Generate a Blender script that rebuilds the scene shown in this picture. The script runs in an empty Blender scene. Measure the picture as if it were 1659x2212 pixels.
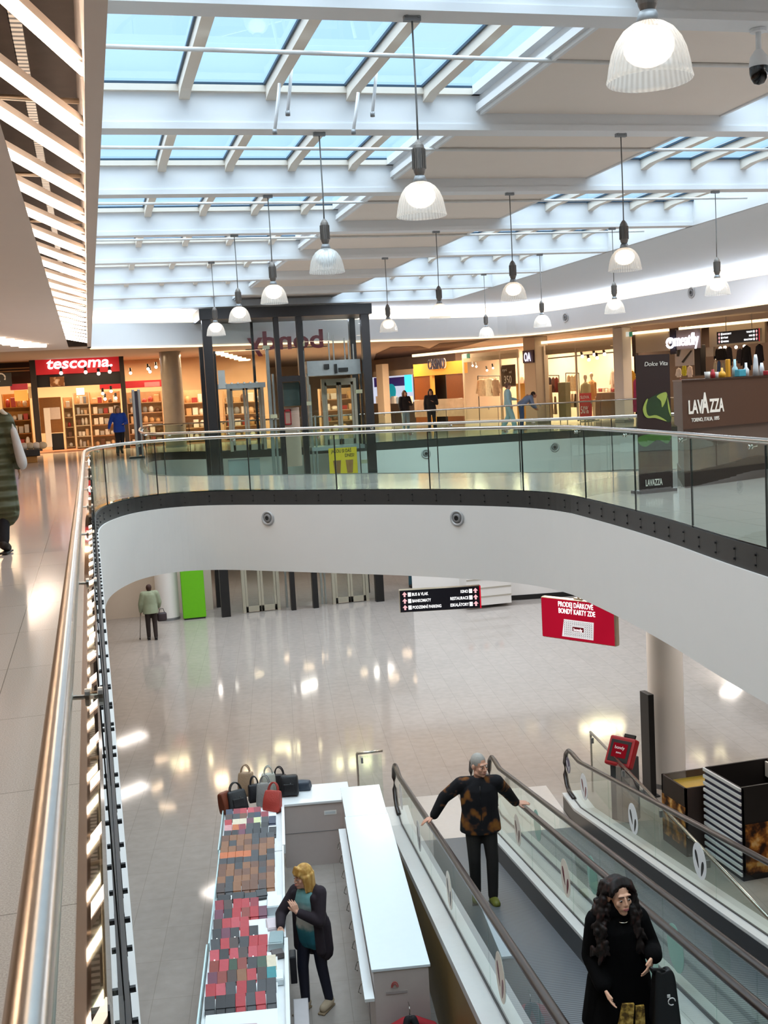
# light levels
SKY_TOP, LOWK, SHOPK, WALKK, COVEFILLK, EXPO = 5.5, .5, 2.6, 1.3, .6, 0.55
import bpy, bmesh, math, random
from mathutils import Vector, Matrix, noise
from mathutils.geometry import tessellate_polygon
random.seed(7)
PI = math.pi
S = bpy.context.scene
C = S.collection

# ------------------------------------------------------------------ camera
F_PX, PITCH, ROLL, YAW, EYE = 2450.0, .10294, -.05432, .24912, 6.75
W_PX, H_PX = 1659.0, 2212.0
_cy, _sy, _cp, _sp = math.cos(YAW), math.sin(YAW), math.cos(PITCH), math.sin(PITCH)
FW = Vector((_sy*_cp, _cy*_cp, -_sp)); _rt = Vector((_cy, -_sy, 0)); _up = _rt.cross(FW)
RT = _rt*math.cos(ROLL) + _up*math.sin(ROLL); UP = -_rt*math.sin(ROLL) + _up*math.cos(ROLL)
cam = bpy.data.cameras.new('camera'); camo = bpy.data.objects.new('camera', cam); C.objects.link(camo)
cam.sensor_fit = 'VERTICAL'; cam.sensor_height = 36.0; cam.lens = F_PX/H_PX*36.0; cam.clip_start = .02; cam.clip_end = 300
camo.matrix_world = Matrix(((RT.x, UP.x, -FW.x, 0), (RT.y, UP.y, -FW.y, 0), (RT.z, UP.z, -FW.z, EYE), (0, 0, 0, 1)))
S.camera = camo

def ray(x, y): return RT*((x-W_PX/2)/F_PX) - UP*((y-H_PX/2)/F_PX) + FW
def pz(x, y, z):
    d = ray(x, y); t = (z-EYE)/d.z; return Vector((d.x*t, d.y*t, z))
def py(x, y, Y):
    d = ray(x, y); t = Y/d.y; return Vector((d.x*t, Y, EYE+d.z*t))
class VP:
    """an upright plane of the place through two ground points; hit() measures where a sight line meets it"""
    def __init__(s, a, b):
        s.a = Vector((a[0], a[1], 0)); s.r = (Vector((b[0], b[1], 0))-s.a).normalized(); s.n = Vector((s.r.y, -s.r.x, 0))
        if s.n.dot(s.a) > 0: s.n = -s.n          # n faces the camera's side
    def hit(s, x, y, back=0):
        d = ray(x, y); o = s.a - s.n*back; t = (o-Vector((0, 0, 0))).dot(s.n)/d.dot(s.n)
        return Vector((d.x*t, d.y*t, EYE+d.z*t))
    def rz(s): return math.atan2(s.r.y, s.r.x)

# ------------------------------------------------------------------ materials
def lin(c):
    if isinstance(c, str): c = [int(c[i:i+2], 16) for i in (1, 3, 5)]
    if max(c) > 1.001: c = [v/255 for v in c]
    return tuple(v/12.92 if v <= .04045 else ((v+.055)/1.055)**2.4 for v in c)
_M = {}
def mat(name, col, rough=.5, metal=0, spec=.5, emit=0, ecol=None, var=.06, scale=12, bump=0, bscale=80, sheen=0, trans=0):
    if name in _M: return _M[name]
    m = bpy.data.materials.new(name); m.use_nodes = True; _M[name] = m
    nt = m.node_tree; b = nt.nodes['Principled BSDF']; c = lin(col)
    b.inputs['Roughness'].default_value = rough; b.inputs['Metallic'].default_value = metal
    b.inputs['Specular IOR Level'].default_value = spec
    b.inputs['Base Color'].default_value = (*c, 1)
    if var:
        tc = nt.nodes.new('ShaderNodeTexCoord'); nz = nt.nodes.new('ShaderNodeTexNoise'); nz.inputs['Scale'].default_value = scale
        mx = nt.nodes.new('ShaderNodeMix'); mx.data_type = 'RGBA'
        mx.inputs[6].default_value = (*[v*(1-var) for v in c], 1); mx.inputs[7].default_value = (*[min(1, v*(1+var)) for v in c], 1)
        nt.links.new(tc.outputs['Object'], nz.inputs['Vector']); nt.links.new(nz.outputs['Fac'], mx.inputs[0]); nt.links.new(mx.outputs[2], b.inputs['Base Color'])
    if bump:
        tc2 = nt.nodes.new('ShaderNodeTexCoord'); n2 = nt.nodes.new('ShaderNodeTexNoise'); n2.inputs['Scale'].default_value = bscale
        bp = nt.nodes.new('ShaderNodeBump'); bp.inputs['Strength'].default_value = bump; bp.inputs['Distance'].default_value = .01
        nt.links.new(tc2.outputs['Object'], n2.inputs['Vector']); nt.links.new(n2.outputs['Fac'], bp.inputs['Height']); nt.links.new(bp.outputs['Normal'], b.inputs['Normal'])
    if sheen: b.inputs['Sheen Weight'].default_value = sheen
    if emit:
        b.inputs['Emission Color'].default_value = (*lin(ecol or col), 1); b.inputs['Emission Strength'].default_value = emit
    return m
def glow(name, col, st):
    """a lamp, tube or lit sign: emission that varies a little along its length"""
    if name in _M: return _M[name]
    m = bpy.data.materials.new(name); m.use_nodes = True; _M[name] = m; nt = m.node_tree; nt.nodes.clear()
    o = nt.nodes.new('ShaderNodeOutputMaterial'); e = nt.nodes.new('ShaderNodeEmission'); e.inputs['Color'].default_value = (*lin(col), 1)
    tc = nt.nodes.new('ShaderNodeTexCoord'); nz = nt.nodes.new('ShaderNodeTexNoise'); nz.inputs['Scale'].default_value = 1.3
    mr = nt.nodes.new('ShaderNodeMapRange'); mr.inputs['To Min'].default_value = st*.85; mr.inputs['To Max'].default_value = st*1.15
    nt.links.new(tc.outputs['Object'], nz.inputs['Vector']); nt.links.new(nz.outputs['Fac'], mr.inputs['Value']); nt.links.new(mr.outputs[0], e.inputs['Strength'])
    nt.links.new(e.outputs[0], o.inputs[0]); return m
def glass(name, tint, refl=1.0, haze=0.0, rough=.0):
    """thin clear pane: tinted see-through plus a fresnel mirror"""
    if name in _M: return _M[name]
    m = bpy.data.materials.new(name); m.use_nodes = True; _M[name] = m; nt = m.node_tree; nt.nodes.clear()
    o = nt.nodes.new('ShaderNodeOutputMaterial'); t = nt.nodes.new('ShaderNodeBsdfTransparent'); t.inputs[0].default_value = (*tint, 1)
    g = nt.nodes.new('ShaderNodeBsdfGlossy'); g.inputs['Roughness'].default_value = rough; g.inputs[0].default_value = (1, 1, 1, 1)
    fr = nt.nodes.new('ShaderNodeFresnel'); fr.inputs[0].default_value = 1.5
    mu = nt.nodes.new('ShaderNodeMath'); mu.operation = 'MULTIPLY'; mu.inputs[1].default_value = refl; mu.use_clamp = True
    ge = nt.nodes.new('ShaderNodeNewGeometry'); ib = nt.nodes.new('ShaderNodeMath'); ib.operation = 'SUBTRACT'; ib.inputs[0].default_value = 1; m3 = nt.nodes.new('ShaderNodeMath'); m3.operation = 'MULTIPLY'
    nt.links.new(ge.outputs['Backfacing'], ib.inputs[1]); nt.links.new(mu.outputs[0], m3.inputs[0]); nt.links.new(ib.outputs[0], m3.inputs[1])
    mx = nt.nodes.new('ShaderNodeMixShader'); nt.links.new(fr.outputs[0], mu.inputs[0]); nt.links.new(m3.outputs[0], mx.inputs[0])
    src = t
    if haze:
        d = nt.nodes.new('ShaderNodeBsdfTranslucent'); d.inputs[0].default_value = (.9, .92, .95, 1)
        tc = nt.nodes.new('ShaderNodeTexCoord'); nz = nt.nodes.new('ShaderNodeTexNoise'); nz.inputs['Scale'].default_value = 3
        mr = nt.nodes.new('ShaderNodeMapRange'); mr.inputs['To Min'].default_value = haze*.7; mr.inputs['To Max'].default_value = haze*1.3
        m2 = nt.nodes.new('ShaderNodeMixShader'); nt.links.new(tc.outputs['Object'], nz.inputs['Vector']); nt.links.new(nz.outputs['Fac'], mr.inputs['Value'])
        nt.links.new(mr.outputs[0], m2.inputs[0]); nt.links.new(t.outputs[0], m2.inputs[1]); nt.links.new(d.outputs[0], m2.inputs[2]); src = m2
    nt.links.new(src.outputs[0], mx.inputs[1]); nt.links.new(g.outputs[0], mx.inputs[2]); nt.links.new(mx.outputs[0], o.inputs[0]); return m
def tiles(name, col, grout, w, h, rough, rz=0, speck=0, mortar=.004, coat=0):
    if name in _M: return _M[name]
    m = bpy.data.materials.new(name); m.use_nodes = True; _M[name] = m; nt = m.node_tree; b = nt.nodes['Principled BSDF']
    tc = nt.nodes.new('ShaderNodeTexCoord'); mp = nt.nodes.new('ShaderNodeMapping'); mp.inputs['Rotation'].default_value = (0, 0, rz)
    br = nt.nodes.new('ShaderNodeTexBrick'); br.offset = 0; br.inputs['Scale'].default_value = 1; br.inputs['Mortar Size'].default_value = mortar
    br.inputs['Brick Width'].default_value = w; br.inputs['Row Height'].default_value = h; br.inputs['Mortar Smooth'].default_value = .3
    c = lin(col)
    br.inputs['Color1'].default_value = (*c, 1); br.inputs['Color2'].default_value = (*[v*.955 for v in c], 1); br.inputs['Mortar'].default_value = (*lin(grout), 1)
    nt.links.new(tc.outputs['Object'], mp.inputs[0]); nt.links.new(mp.outputs[0], br.inputs['Vector'])
    nz = nt.nodes.new('ShaderNodeTexNoise'); nz.inputs['Scale'].default_value = 160 if speck else 6; nz.inputs['Detail'].default_value = 4
    mr = nt.nodes.new('ShaderNodeMapRange'); a = speck or .06; mr.inputs['From Min'].default_value = .3; mr.inputs['From Max'].default_value = .7
    mr.inputs['To Min'].default_value = 1-a; mr.inputs['To Max'].default_value = 1+a
    mx = nt.nodes.new('ShaderNodeMix'); mx.data_type = 'RGBA'; mx.blend_type = 'MULTIPLY'; mx.inputs[0].default_value = 1
    nt.links.new(tc.outputs['Object'], nz.inputs['Vector']); nt.links.new(nz.outputs['Fac'], mr.inputs['Value']); nt.links.new(br.outputs[0], mx.inputs[6]); nt.links.new(mr.outputs[0], mx.inputs[7]); nt.links.new(mx.outputs[2], b.inputs['Base Color'])
    b.inputs['Roughness'].default_value = rough; b.inputs['Specular IOR Level'].default_value = .5
    if coat: b.inputs['Coat Weight'].default_value = coat; b.inputs['Coat Roughness'].default_value = .06
    return m
def patches(name, cols, scale, rough=.8, thr=(.47, .53), detail=3, z_stretch=1):
    """cloth or print with two or three colours in noise patches"""
    if name in _M: return _M[name]
    m = bpy.data.materials.new(name); m.use_nodes = True; _M[name] = m; nt = m.node_tree; b = nt.nodes['Principled BSDF']
    tc = nt.nodes.new('ShaderNodeTexCoord'); mp = nt.nodes.new('ShaderNodeMapping'); mp.inputs['Scale'].default_value = (1, 1, z_stretch)
    nz = nt.nodes.new('ShaderNodeTexNoise'); nz.inputs['Scale'].default_value = scale; nz.inputs['Detail'].default_value = detail
    cr = nt.nodes.new('ShaderNodeValToRGB'); cr.color_ramp.elements[0].position = thr[0]; cr.color_ramp.elements[1].position = thr[1]
    cr.color_ramp.elements[0].color = (*lin(cols[0]), 1); cr.color_ramp.elements[1].color = (*lin(cols[1]), 1)
    for i, cc in enumerate(cols[2:]):
        e = cr.color_ramp.elements.new(min(.99, thr[1]+.08*(i+1))); e.color = (*lin(cc), 1)
    nt.links.new(tc.outputs['Object'], mp.inputs[0]); nt.links.new(mp.outputs[0], nz.inputs['Vector']); nt.links.new(nz.outputs['Fac'], cr.inputs[0]); nt.links.new(cr.outputs[0], b.inputs['Base Color'])
    b.inputs['Roughness'].default_value = rough; b.inputs['Specular IOR Level'].default_value = .3; return m
def bands(name, stops, rough=.8):
    """dyed cloth whose colour runs along its height (object z)"""
    m = bpy.data.materials.new(name); m.use_nodes = True; nt = m.node_tree; b = nt.nodes['Principled BSDF']
    tc = nt.nodes.new('ShaderNodeTexCoord'); sx = nt.nodes.new('ShaderNodeSeparateXYZ'); nz = nt.nodes.new('ShaderNodeTexNoise'); nz.inputs['Scale'].default_value = 9
    ad = nt.nodes.new('ShaderNodeMath'); ad.operation = 'MULTIPLY_ADD'; ad.inputs[1].default_value = .10; hf = nt.nodes.new('ShaderNodeMath'); hf.operation = 'MULTIPLY'; hf.inputs[1].default_value = .5
    cr = nt.nodes.new('ShaderNodeValToRGB'); el = cr.color_ramp.elements
    for i, (p, c) in enumerate(stops):
        e = el[i] if i < 2 else el.new(p/2); e.position = p/2; e.color = (*lin(c), 1)
    nt.links.new(tc.outputs['Object'], sx.inputs[0]); nt.links.new(tc.outputs['Object'], nz.inputs['Vector']); nt.links.new(nz.outputs['Fac'], ad.inputs[0]); nt.links.new(sx.outputs['Z'], hf.inputs[0]); nt.links.new(hf.outputs[0], ad.inputs[2])
    nt.links.new(ad.outputs[0], cr.inputs[0]); nt.links.new(cr.outputs[0], b.inputs['Base Color']); b.inputs['Roughness'].default_value = rough; return m

WHITE = mat('white_plaster', '#dedad5', .75, var=.015, scale=3)
WELL = mat('white_paint', '#e4e6e8', .7, var=.015, scale=3)
SOFFIT = mat('soffit_board', '#e6dcd2', .8, var=.02, scale=2)
WARMWALL = mat('beige_wall', '#cdbfae', .75, var=.03, scale=2)
LEFTCEIL = mat('ceiling_board', '#e6dad0', .8, var=.02, scale=2)
STEEL = mat('brushed_steel', '#c4c0b8', .24, 1, var=.08, scale=30)
STEEL2 = mat('polished_steel', '#d8cfc4', .025, 1, var=.04, scale=10)
DARKSTEEL = mat('dark_steel_plate', '#3d3b39', .42, .3, var=.12, scale=8)
BLACKM = mat('black_metal', '#1c1b1b', .4, .2, var=.15)
BLACK = mat('black_plastic', '#121112', .45, var=.2)
RUBBER = mat('black_rubber', '#2a211f', .28, 0, var=.2, scale=20)
GREYM = mat('grey_metal', '#8e9092', .45, .6, var=.1)
LTGREY = mat('light_grey_panel', '#c9c5c2', .5, var=.03)
GLASS = glass('clear_glass', (.865, .945, .92), 1.0)
GLASS2 = glass('lift_glass', (.94, .965, .955), .6)
GLASSR = glass('balustrade_glass', (.91, .955, .935), .9)
SKYGLASS = glass('skylight_glass', (.95, .98, 1.0), .5, haze=.0)

# ------------------------------------------------------------------ geometry
class G:
    def __init__(s): s.bm = bmesh.new()
    def quad(s, *p):
        s.bm.faces.new([s.bm.verts.new(q) for q in p]); return s
    def poly(s, pts, flip=False):
        vs = [s.bm.verts.new(q) for q in pts]
        s.bm.faces.new(vs[::-1] if flip else vs); return s
    def bx(s, x0, x1, y0, y1, z0, z1, m=None):
        v = [s.bm.verts.new((m @ Vector(p)) if m else p) for p in ((x0,y0,z0),(x1,y0,z0),(x1,y1,z0),(x0,y1,z0),(x0,y0,z1),(x1,y0,z1),(x1,y1,z1),(x0,y1,z1))]
        for f in ((3,2,1,0),(4,5,6,7),(0,1,5,4),(1,2,6,5),(2,3,7,6),(3,0,4,7)): s.bm.faces.new([v[i] for i in f])
        return s
    def box(s, c, d, rz=0, rx=0):
        m = Matrix.Translation(c) @ Matrix.Rotation(rz, 4, 'Z') @ Matrix.Rotation(rx, 4, 'X')
        return s.bx(-d[0]/2, d[0]/2, -d[1]/2, d[1]/2, -d[2]/2, d[2]/2, m)
    def rbox(s, c, d, r=.01, rz=0, seg=2, m=None):
        b = bmesh.new(); bmesh.ops.create_cube(b, size=1)
        bmesh.ops.scale(b, vec=d, verts=b.verts)
        bmesh.ops.bevel(b, geom=b.edges[:], offset=min(r, min(d)*.45), segments=seg, affect='EDGES', profile=.5)
        bmesh.ops.transform(b, matrix=(m or Matrix.Identity(4)) @ Matrix.Translation(c) @ Matrix.Rotation(rz, 4, 'Z'), verts=b.verts)
        return s.merge(b)
    def merge(s, b):
        me = bpy.data.meshes.new('tmp'); b.to_mesh(me); b.free(); s.bm.from_mesh(me); bpy.data.meshes.remove(me); return s
    def prism(s, pts, z0, z1):
        n = len(pts); a = [s.bm.verts.new((p[0], p[1], z0)) for p in pts]; b = [s.bm.verts.new((p[0], p[1], z1)) for p in pts]
        s.bm.faces.new(a[::-1]); s.bm.faces.new(b)
        for i in range(n): s.bm.faces.new((a[i], a[(i+1) % n], b[(i+1) % n], b[i]))
        return s
    def extr(s, pts, off):
        """flat outline (3-D points) pushed along off"""
        off = Vector(off); n = len(pts); a = [s.bm.verts.new(p) for p in pts]; b = [s.bm.verts.new(Vector(p)+off) for p in pts]
        s.bm.faces.new(a[::-1]); s.bm.faces.new(b)
        for i in range(n): s.bm.faces.new((a[i], a[(i+1) % n], b[(i+1) % n], b[i]))
        return s
    def tube(s, pts, r, n=8, flat=None):
        pts = [Vector(p) for p in pts]; rings = []; k = len(pts)
        for i, p in enumerate(pts):
            d = (pts[min(i+1, k-1)]-pts[max(i-1, 0)]).normalized()
            a = d.cross(Vector((0, 0, 1)))
            if a.length < .05: a = d.cross(Vector((0, 1, 0)))
            a.normalize(); b = a.cross(d); rr = r[i] if isinstance(r, (list, tuple)) else r
            fa, fb = flat or (1, 1)
            rings.append([s.bm.verts.new(p + a*(rr*fa*math.cos(2*PI*j/n)) + b*(rr*fb*math.sin(2*PI*j/n))) for j in range(n)])
        for i in range(k-1):
            for j in range(n): s.bm.faces.new((rings[i][j], rings[i][(j+1) % n], rings[i+1][(j+1) % n], rings[i+1][j]))
        s.bm.faces.new(rings[0][::-1]); s.bm.faces.new(rings[-1]); return s
    def lathe(s, prof, c=(0, 0, 0), n=20, m=None, close=False):
        rings = []
        for r, z in prof:
            ring = [Vector((c[0]+r*math.cos(2*PI*j/n), c[1]+r*math.sin(2*PI*j/n), c[2]+z)) for j in range(n)]
            rings.append([s.bm.verts.new(m @ p if m else p) for p in ring])
        for i in range(len(rings)-1):
            for j in range(n): s.bm.faces.new((rings[i][j], rings[i][(j+1) % n], rings[i+1][(j+1) % n], rings[i+1][j]))
        if close: s.bm.faces.new(rings[0][::-1]); s.bm.faces.new(rings[-1])
        return s
    def ell(s, c, r, m=None, u=14, v=9):
        b = bmesh.new(); bmesh.ops.create_uvsphere(b, u_segments=u, v_segments=v, radius=1)
        mm = Matrix.Translation(c) @ (m or Matrix.Identity(4)) @ Matrix.Diagonal((*r, 1)); bmesh.ops.transform(b, matrix=mm, verts=b.verts); return s.merge(b)
    def cap(s, p0, p1, r0, r1, n=12, sq=None):
        """tapered capsule; sq = (vector, factor) squashes it along a direction"""
        p0, p1 = Vector(p0), Vector(p1); d = p1-p0; L = d.length
        if L < 1e-5: return s.ell(p0, (r0,)*3)
        d /= L; a = d.orthogonal().normalized(); b = d.cross(a); rings = []
        prof = [(-r0*math.cos(t), r0*math.sin(t)) for t in (.15, .55, 1.05)] + [(0, r0), (L*.5, (r0+r1)/2), (L, r1)] + [(L+r1*math.sin(t), r1*math.cos(t)) for t in (.52, 1.02, 1.42)]
        for h, rr in prof:
            ring = []
            for j in range(n):
                o = a*(rr*math.cos(2*PI*j/n)) + b*(rr*math.sin(2*PI*j/n))
                if sq: q = Vector(sq[0]); o -= q*(o.dot(q)*(1-sq[1]))
                ring.append(s.bm.verts.new(p0 + d*h + o))
            rings.append(ring)
        for i in range(len(rings)-1):
            for j in range(n): s.bm.faces.new((rings[i][j], rings[i][(j+1) % n], rings[i+1][(j+1) % n], rings[i+1][j]))
        s.bm.faces.new(rings[0][::-1]); s.bm.faces.new(rings[-1]); return s
    def wall(s, path, z0, z1, th):
        """upright strip along a plan path, th thick to the left of the path"""
        n = len(path); L = []
        for i, p in enumerate(path):
            a = Vector(path[max(i-1, 0)]); b = Vector(path[min(i+1, n-1)]); d = (b-a).normalized(); L.append((p[0]-d.y*th, p[1]+d.x*th))
        for i in range(n-1):
            p, q, r, t = path[i], path[i+1], L[i+1], L[i]
            v = [s.bm.verts.new((*w, z)) for z in (z0, z1) for w in (p, q, r, t)]
            for f in ((0,1,5,4), (2,3,7,6), (4,5,6,7), (3,2,1,0)) + (((3,0,4,7),) if i == 0 else ()) + (((1,2,6,5),) if i == n-2 else ()): s.bm.faces.new([v[k] for k in f])
        bmesh.ops.remove_doubles(s.bm, verts=s.bm.verts, dist=1e-5); return s
    def tess(s, outer, holes, z, up=True):
        loops = [[Vector((*p, 0)) for p in outer]] + [[Vector((*p, 0)) for p in h] for h in holes]
        fl = [p for l in loops for p in l]; vs = [s.bm.verts.new((p.x, p.y, z)) for p in fl]
        for t in tessellate_polygon(loops):
            try: f = s.bm.faces.new([vs[i] for i in t])
            except ValueError: continue
            f.normal_update()
            if (f.normal.z > 0) != up: f.normal_flip()
        return s
    def obj(s, name, m, parent=None, smooth=False, world=False, loc=None, rz=0, kind=None, solid=0, fix=True):
        if fix: bmesh.ops.recalc_face_normals(s.bm, faces=s.bm.faces)
        me = bpy.data.meshes.new(name); s.bm.to_mesh(me); s.bm.free()
        if smooth: me.polygons.foreach_set('use_smooth', [True]*len(me.polygons))
        return put(name, me, m, parent, world, loc, rz, kind, smooth)
def put(name, me, m, parent=None, world=False, loc=None, rz=0, kind=None, smooth=False):
    for mm in (m if isinstance(m, (list, tuple)) else [m]):
        if mm: me.materials.append(mm)
    o = bpy.data.objects.new(name, me); C.objects.link(o)
    if loc: o.location = loc
    if rz: o.rotation_euler = (0, 0, rz)
    if parent:
        o.parent = parent
        if world: o.matrix_parent_inverse = wm(parent).inverted()
    if kind: o['kind'] = kind
    if smooth == 'auto':
        pass
    return o
def wm(o):
    m = Matrix.Translation(o.location) @ o.rotation_euler.to_matrix().to_4x4() @ Matrix.Diagonal((*o.scale, 1))
    return (wm(o.parent) @ o.matrix_parent_inverse @ m) if o.parent else m
def tag(o, label, cat, group=None, kind=None):
    o['label'] = label; o['category'] = cat
    if group: o['group'] = group
    if kind: o['kind'] = kind
    return o
def thing(name, label, cat, loc=(0, 0, 0), rz=0, group=None):
    o = bpy.data.objects.new(name, None); C.objects.link(o); o.empty_display_size = .1
    o.location = loc; o.rotation_euler = (0, 0, rz); return tag(o, label, cat, group)
def kids(o): return [c for c in C.objects if c.parent == o]
_KID = {}
def dup(root, loc, rz, label, group=None, scale=None):
    if root.name not in _KID: _KID[root.name] = [(c, [(d) for d in kids(c)]) for c in kids(root)]
    r = root.copy(); C.objects.link(r); r.location = loc; r.rotation_euler = (0, 0, rz); r['label'] = label
    if group: r['group'] = group
    if scale: r.scale = (scale,)*3
    for c0, ds in _KID[root.name]:
        c = c0.copy(); C.objects.link(c); c.parent = r
        for d0 in ds:
            d = d0.copy(); C.objects.link(d); d.parent = c
    return r
def smooth_path(pts, n=6, closed=False):
    P = [Vector((p[0], p[1])) for p in pts]; out = []; k = len(P)
    for i in range(k if closed else k-1):
        if closed: a, b, c, d = P[i-1], P[i], P[(i+1) % k], P[(i+2) % k]
        else: a, b, c, d = P[max(i-1, 0)], P[i], P[i+1], P[min(i+2, k-1)]
        for j in range(n):
            t = j/n
            q = .5*((2*b) + (c-a)*t + (2*a-5*b+4*c-d)*t*t + (3*b-a-3*c+d)*t**3); out.append((q.x, q.y))
    if not closed: out.append(tuple(P[-1]))
    return out
def offset(path, d):
    n = len(path); out = []
    for i in range(n):
        a = Vector(path[max(i-1, 0)]); b = Vector(path[min(i+1, n-1)]); t = (b-a).normalized(); out.append((path[i][0]-t.y*d, path[i][1]+t.x*d))
    return out
def resample(path, step):
    out = [Vector(path[0])]; acc = 0; 
    for i in range(len(path)-1):
        a, b = Vector(path[i]), Vector(path[i+1]); L = (b-a).length; t = 0
        while L - t >= step - acc:
            t += step - acc; acc = 0; out.append(a + (b-a)*(t/L))
        acc += L - t
    return [tuple(p) for p in out]
def text(s, h, m, parent, org, right=(1, 0, 0), up=(0, 0, 1), align='CENTER', depth=.006, bold=0, sx=1, mirror=False, shear=0, name='lettering', width=None):
    """lettering as a mesh standing at org, baseline along right; h is the capital height"""
    cu = bpy.data.curves.new('txt', 'FONT'); cu.body = s; cu.size = 1; cu.align_x = align; cu.extrude = .5; cu.offset = bold; cu.resolution_u = 3; cu.shear = shear
    o = bpy.data.objects.new('txt', cu); C.objects.link(o); bpy.context.view_layer.update()
    me = bpy.data.meshes.new_from_object(o.evaluated_get(bpy.context.evaluated_depsgraph_get())); bpy.data.objects.remove(o); bpy.data.curves.remove(cu)
    k = h/.70; right = Vector(right).normalized(); up = Vector(up).normalized(); nr = right.cross(up); org = Vector(org)
    xs = [v.co.x for v in me.vertices] or [0, 1]
    kx = width/(max(xs)-min(xs)) if width else k*sx
    for v in me.vertices:
        x = -v.co.x if mirror else v.co.x
        v.co = org + right*(x*kx) + up*(v.co.y*k) + nr*((v.co.z+.5)*depth)
    if mirror: me.flip_normals()
    return put(name, me, m, parent, True)
def remesh(g, voxel, it=2, fac=.5):
    me = bpy.data.meshes.new('r'); g.bm.to_mesh(me); g.bm.free()
    o = bpy.data.objects.new('r', me); C.objects.link(o)
    a = o.modifiers.new('a', 'REMESH'); a.mode = 'VOXEL'; a.voxel_size = voxel; a.use_smooth_shade = True
    if it: b = o.modifiers.new('b', 'SMOOTH'); b.iterations = it; b.factor = fac
    bpy.context.view_layer.update()
    r = bpy.data.meshes.new_from_object(o.evaluated_get(bpy.context.evaluated_depsgraph_get())); bpy.data.objects.remove(o); bpy.data.meshes.remove(me)
    r.polygons.foreach_set('use_smooth', [True]*len(r.polygons)); return r
ORD = ['first', 'second', 'third', 'fourth', 'fifth', 'sixth', 'seventh', 'eighth', 'ninth', 'tenth', 'eleventh', 'twelfth', 'thirteenth', 'fourteenth', 'fifteenth', 'sixteenth', 'seventeenth', 'eighteenth', 'nineteenth', 'twentieth'] + ['twenty-'+w for w in ('first', 'second', 'third', 'fourth', 'fifth', 'sixth', 'seventh', 'eighth', 'ninth')] + ['thirtieth']
# ------------------------------------------------------------------ setting
GZ, FZ, GC, BAND, CEIL = 0.0, 5.15, 3.67, 4.88, 9.8
V1 = smooth_path([(-.03, -8), (-.03, 0), (-.03, 8), (-.03, 14), (-.03, 17.2), (.0, 18.4), (.11, 19.3), (.33, 20.1), (.64, 20.78), (1.05, 21.2), (1.5, 21.34), (2.0, 21.2), (2.5, 20.86), (3.2, 20.2), (4.0, 19.45), (4.79, 18.7), (5.45, 18.0), (6.02, 17.3), (6.42, 16.65), (6.65, 16.0), (6.72, 15.4), (6.71, 15.0), (6.57, 13.3), (6.37, 11.7), (6.15, 10.35), (5.99, 9.2), (5.6, 6), (5.35, 3), (5.2, 0), (5.1, -8)], 4)
V2 = smooth_path([(1.35, 29.2), (1.4, 32), (1.6, 36), (1.8, 39.0), (2.2, 40.6), (3.0, 40.2), (4.2, 38.9), (6, 38.0), (9.64, 37.4), (12.4, 37.3), (15.6, 37.0), (18.0, 36.6), (18.9, 35), (18.9, 31), (18.6, 26), (17.6, 22), (15.8, 19.6), (14, 18.6), (12, 18.1), (10.4, 18.2), (8.9, 19.0), (7.04, 21.2), (5.56, 22.8), (4.0, 24.3), (2.7, 25.6), (1.75, 26.8), (1.4, 28)], 3, True)
V2L = V2 + [V2[0]]
BOX = [(-14, -12), (40, -12), (40, 72), (-14, 72)]
ground_tile = tiles('ground_tile', '#9e968f', '#8b837c', .45, .9, .075, rz=math.radians(9), mortar=.004)
ground_tile.node_tree.nodes['Principled BSDF'].inputs['Specular IOR Level'].default_value = .22
up_tile = tiles('walkway_granite', '#b6aca6', '#7b736e', .62, 1.24, .11, speck=.22, mortar=.003)
G().bx(-14, 40, -12, 72, -.2, 0).obj('floor', ground_tile, kind='structure')
G().tess(BOX, [V1, V2], FZ).obj('floor', up_tile, kind='structure', fix=False)
G().tess(BOX, [offset(V1, .05), offset(V2L, .05)[:-1]], GC, up=False).obj('ceiling', WHITE, kind='structure', fix=False)
G().wall(offset(V1, -.04), GC, BAND, .2).obj('wall_bridge', WHITE, kind='structure', smooth=False)
G().wall(offset(V2L, -.04), GC, BAND, .2).obj('wall_far_void', WHITE, kind='structure')
# polished cover strip where the walkway stone meets the glass
for k, (pth, a) in enumerate(((V1[:52], .02), (V2L, .02))):
    G().wall(offset(pth, a), FZ+.001, FZ+.005, .11).obj('trim_%d' % (k+1), STEEL2 if k == 0 else DARKSTEEL, kind='structure')
# outer shell
for nm, b in (('wall_left', (-14.2, -14, -12, 72, 0, 11)), ('wall_right', (40, 40.2, -12, 72, 0, 11)), ('wall_rear', (-14, 40, -12.2, -12, 0, 11)), ('wall_back', (-14, 40, 72, 72.2, 0, 11))):
    G().bx(*b).obj(nm, WARMWALL, kind='structure')
# lower storey, far side
G().bx(-14, 3.3, 37.3, 37.5, 0, GC).bx(3.3, 3.5, 37.3, 52, 0, GC).obj('wall_lower_left', WARMWALL, kind='structure')
G().bx(3.3, 11, 52, 52.2, 0, GC).obj('wall_lower_back', WARMWALL, kind='structure')
lw = smooth_path([(9.6, 34.6), (11.2, 34.0), (13.5, 33.5), (16, 33.3), (20, 33.6), (26, 34.5)], 4)
G().wall(lw, .16, GC, .2).obj('wall_lower_right', WHITE, kind='structure')
G().wall(offset(lw, -.012), 0, .16, .1).obj('baseboard_lower', BLACKM, kind='structure')

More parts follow.
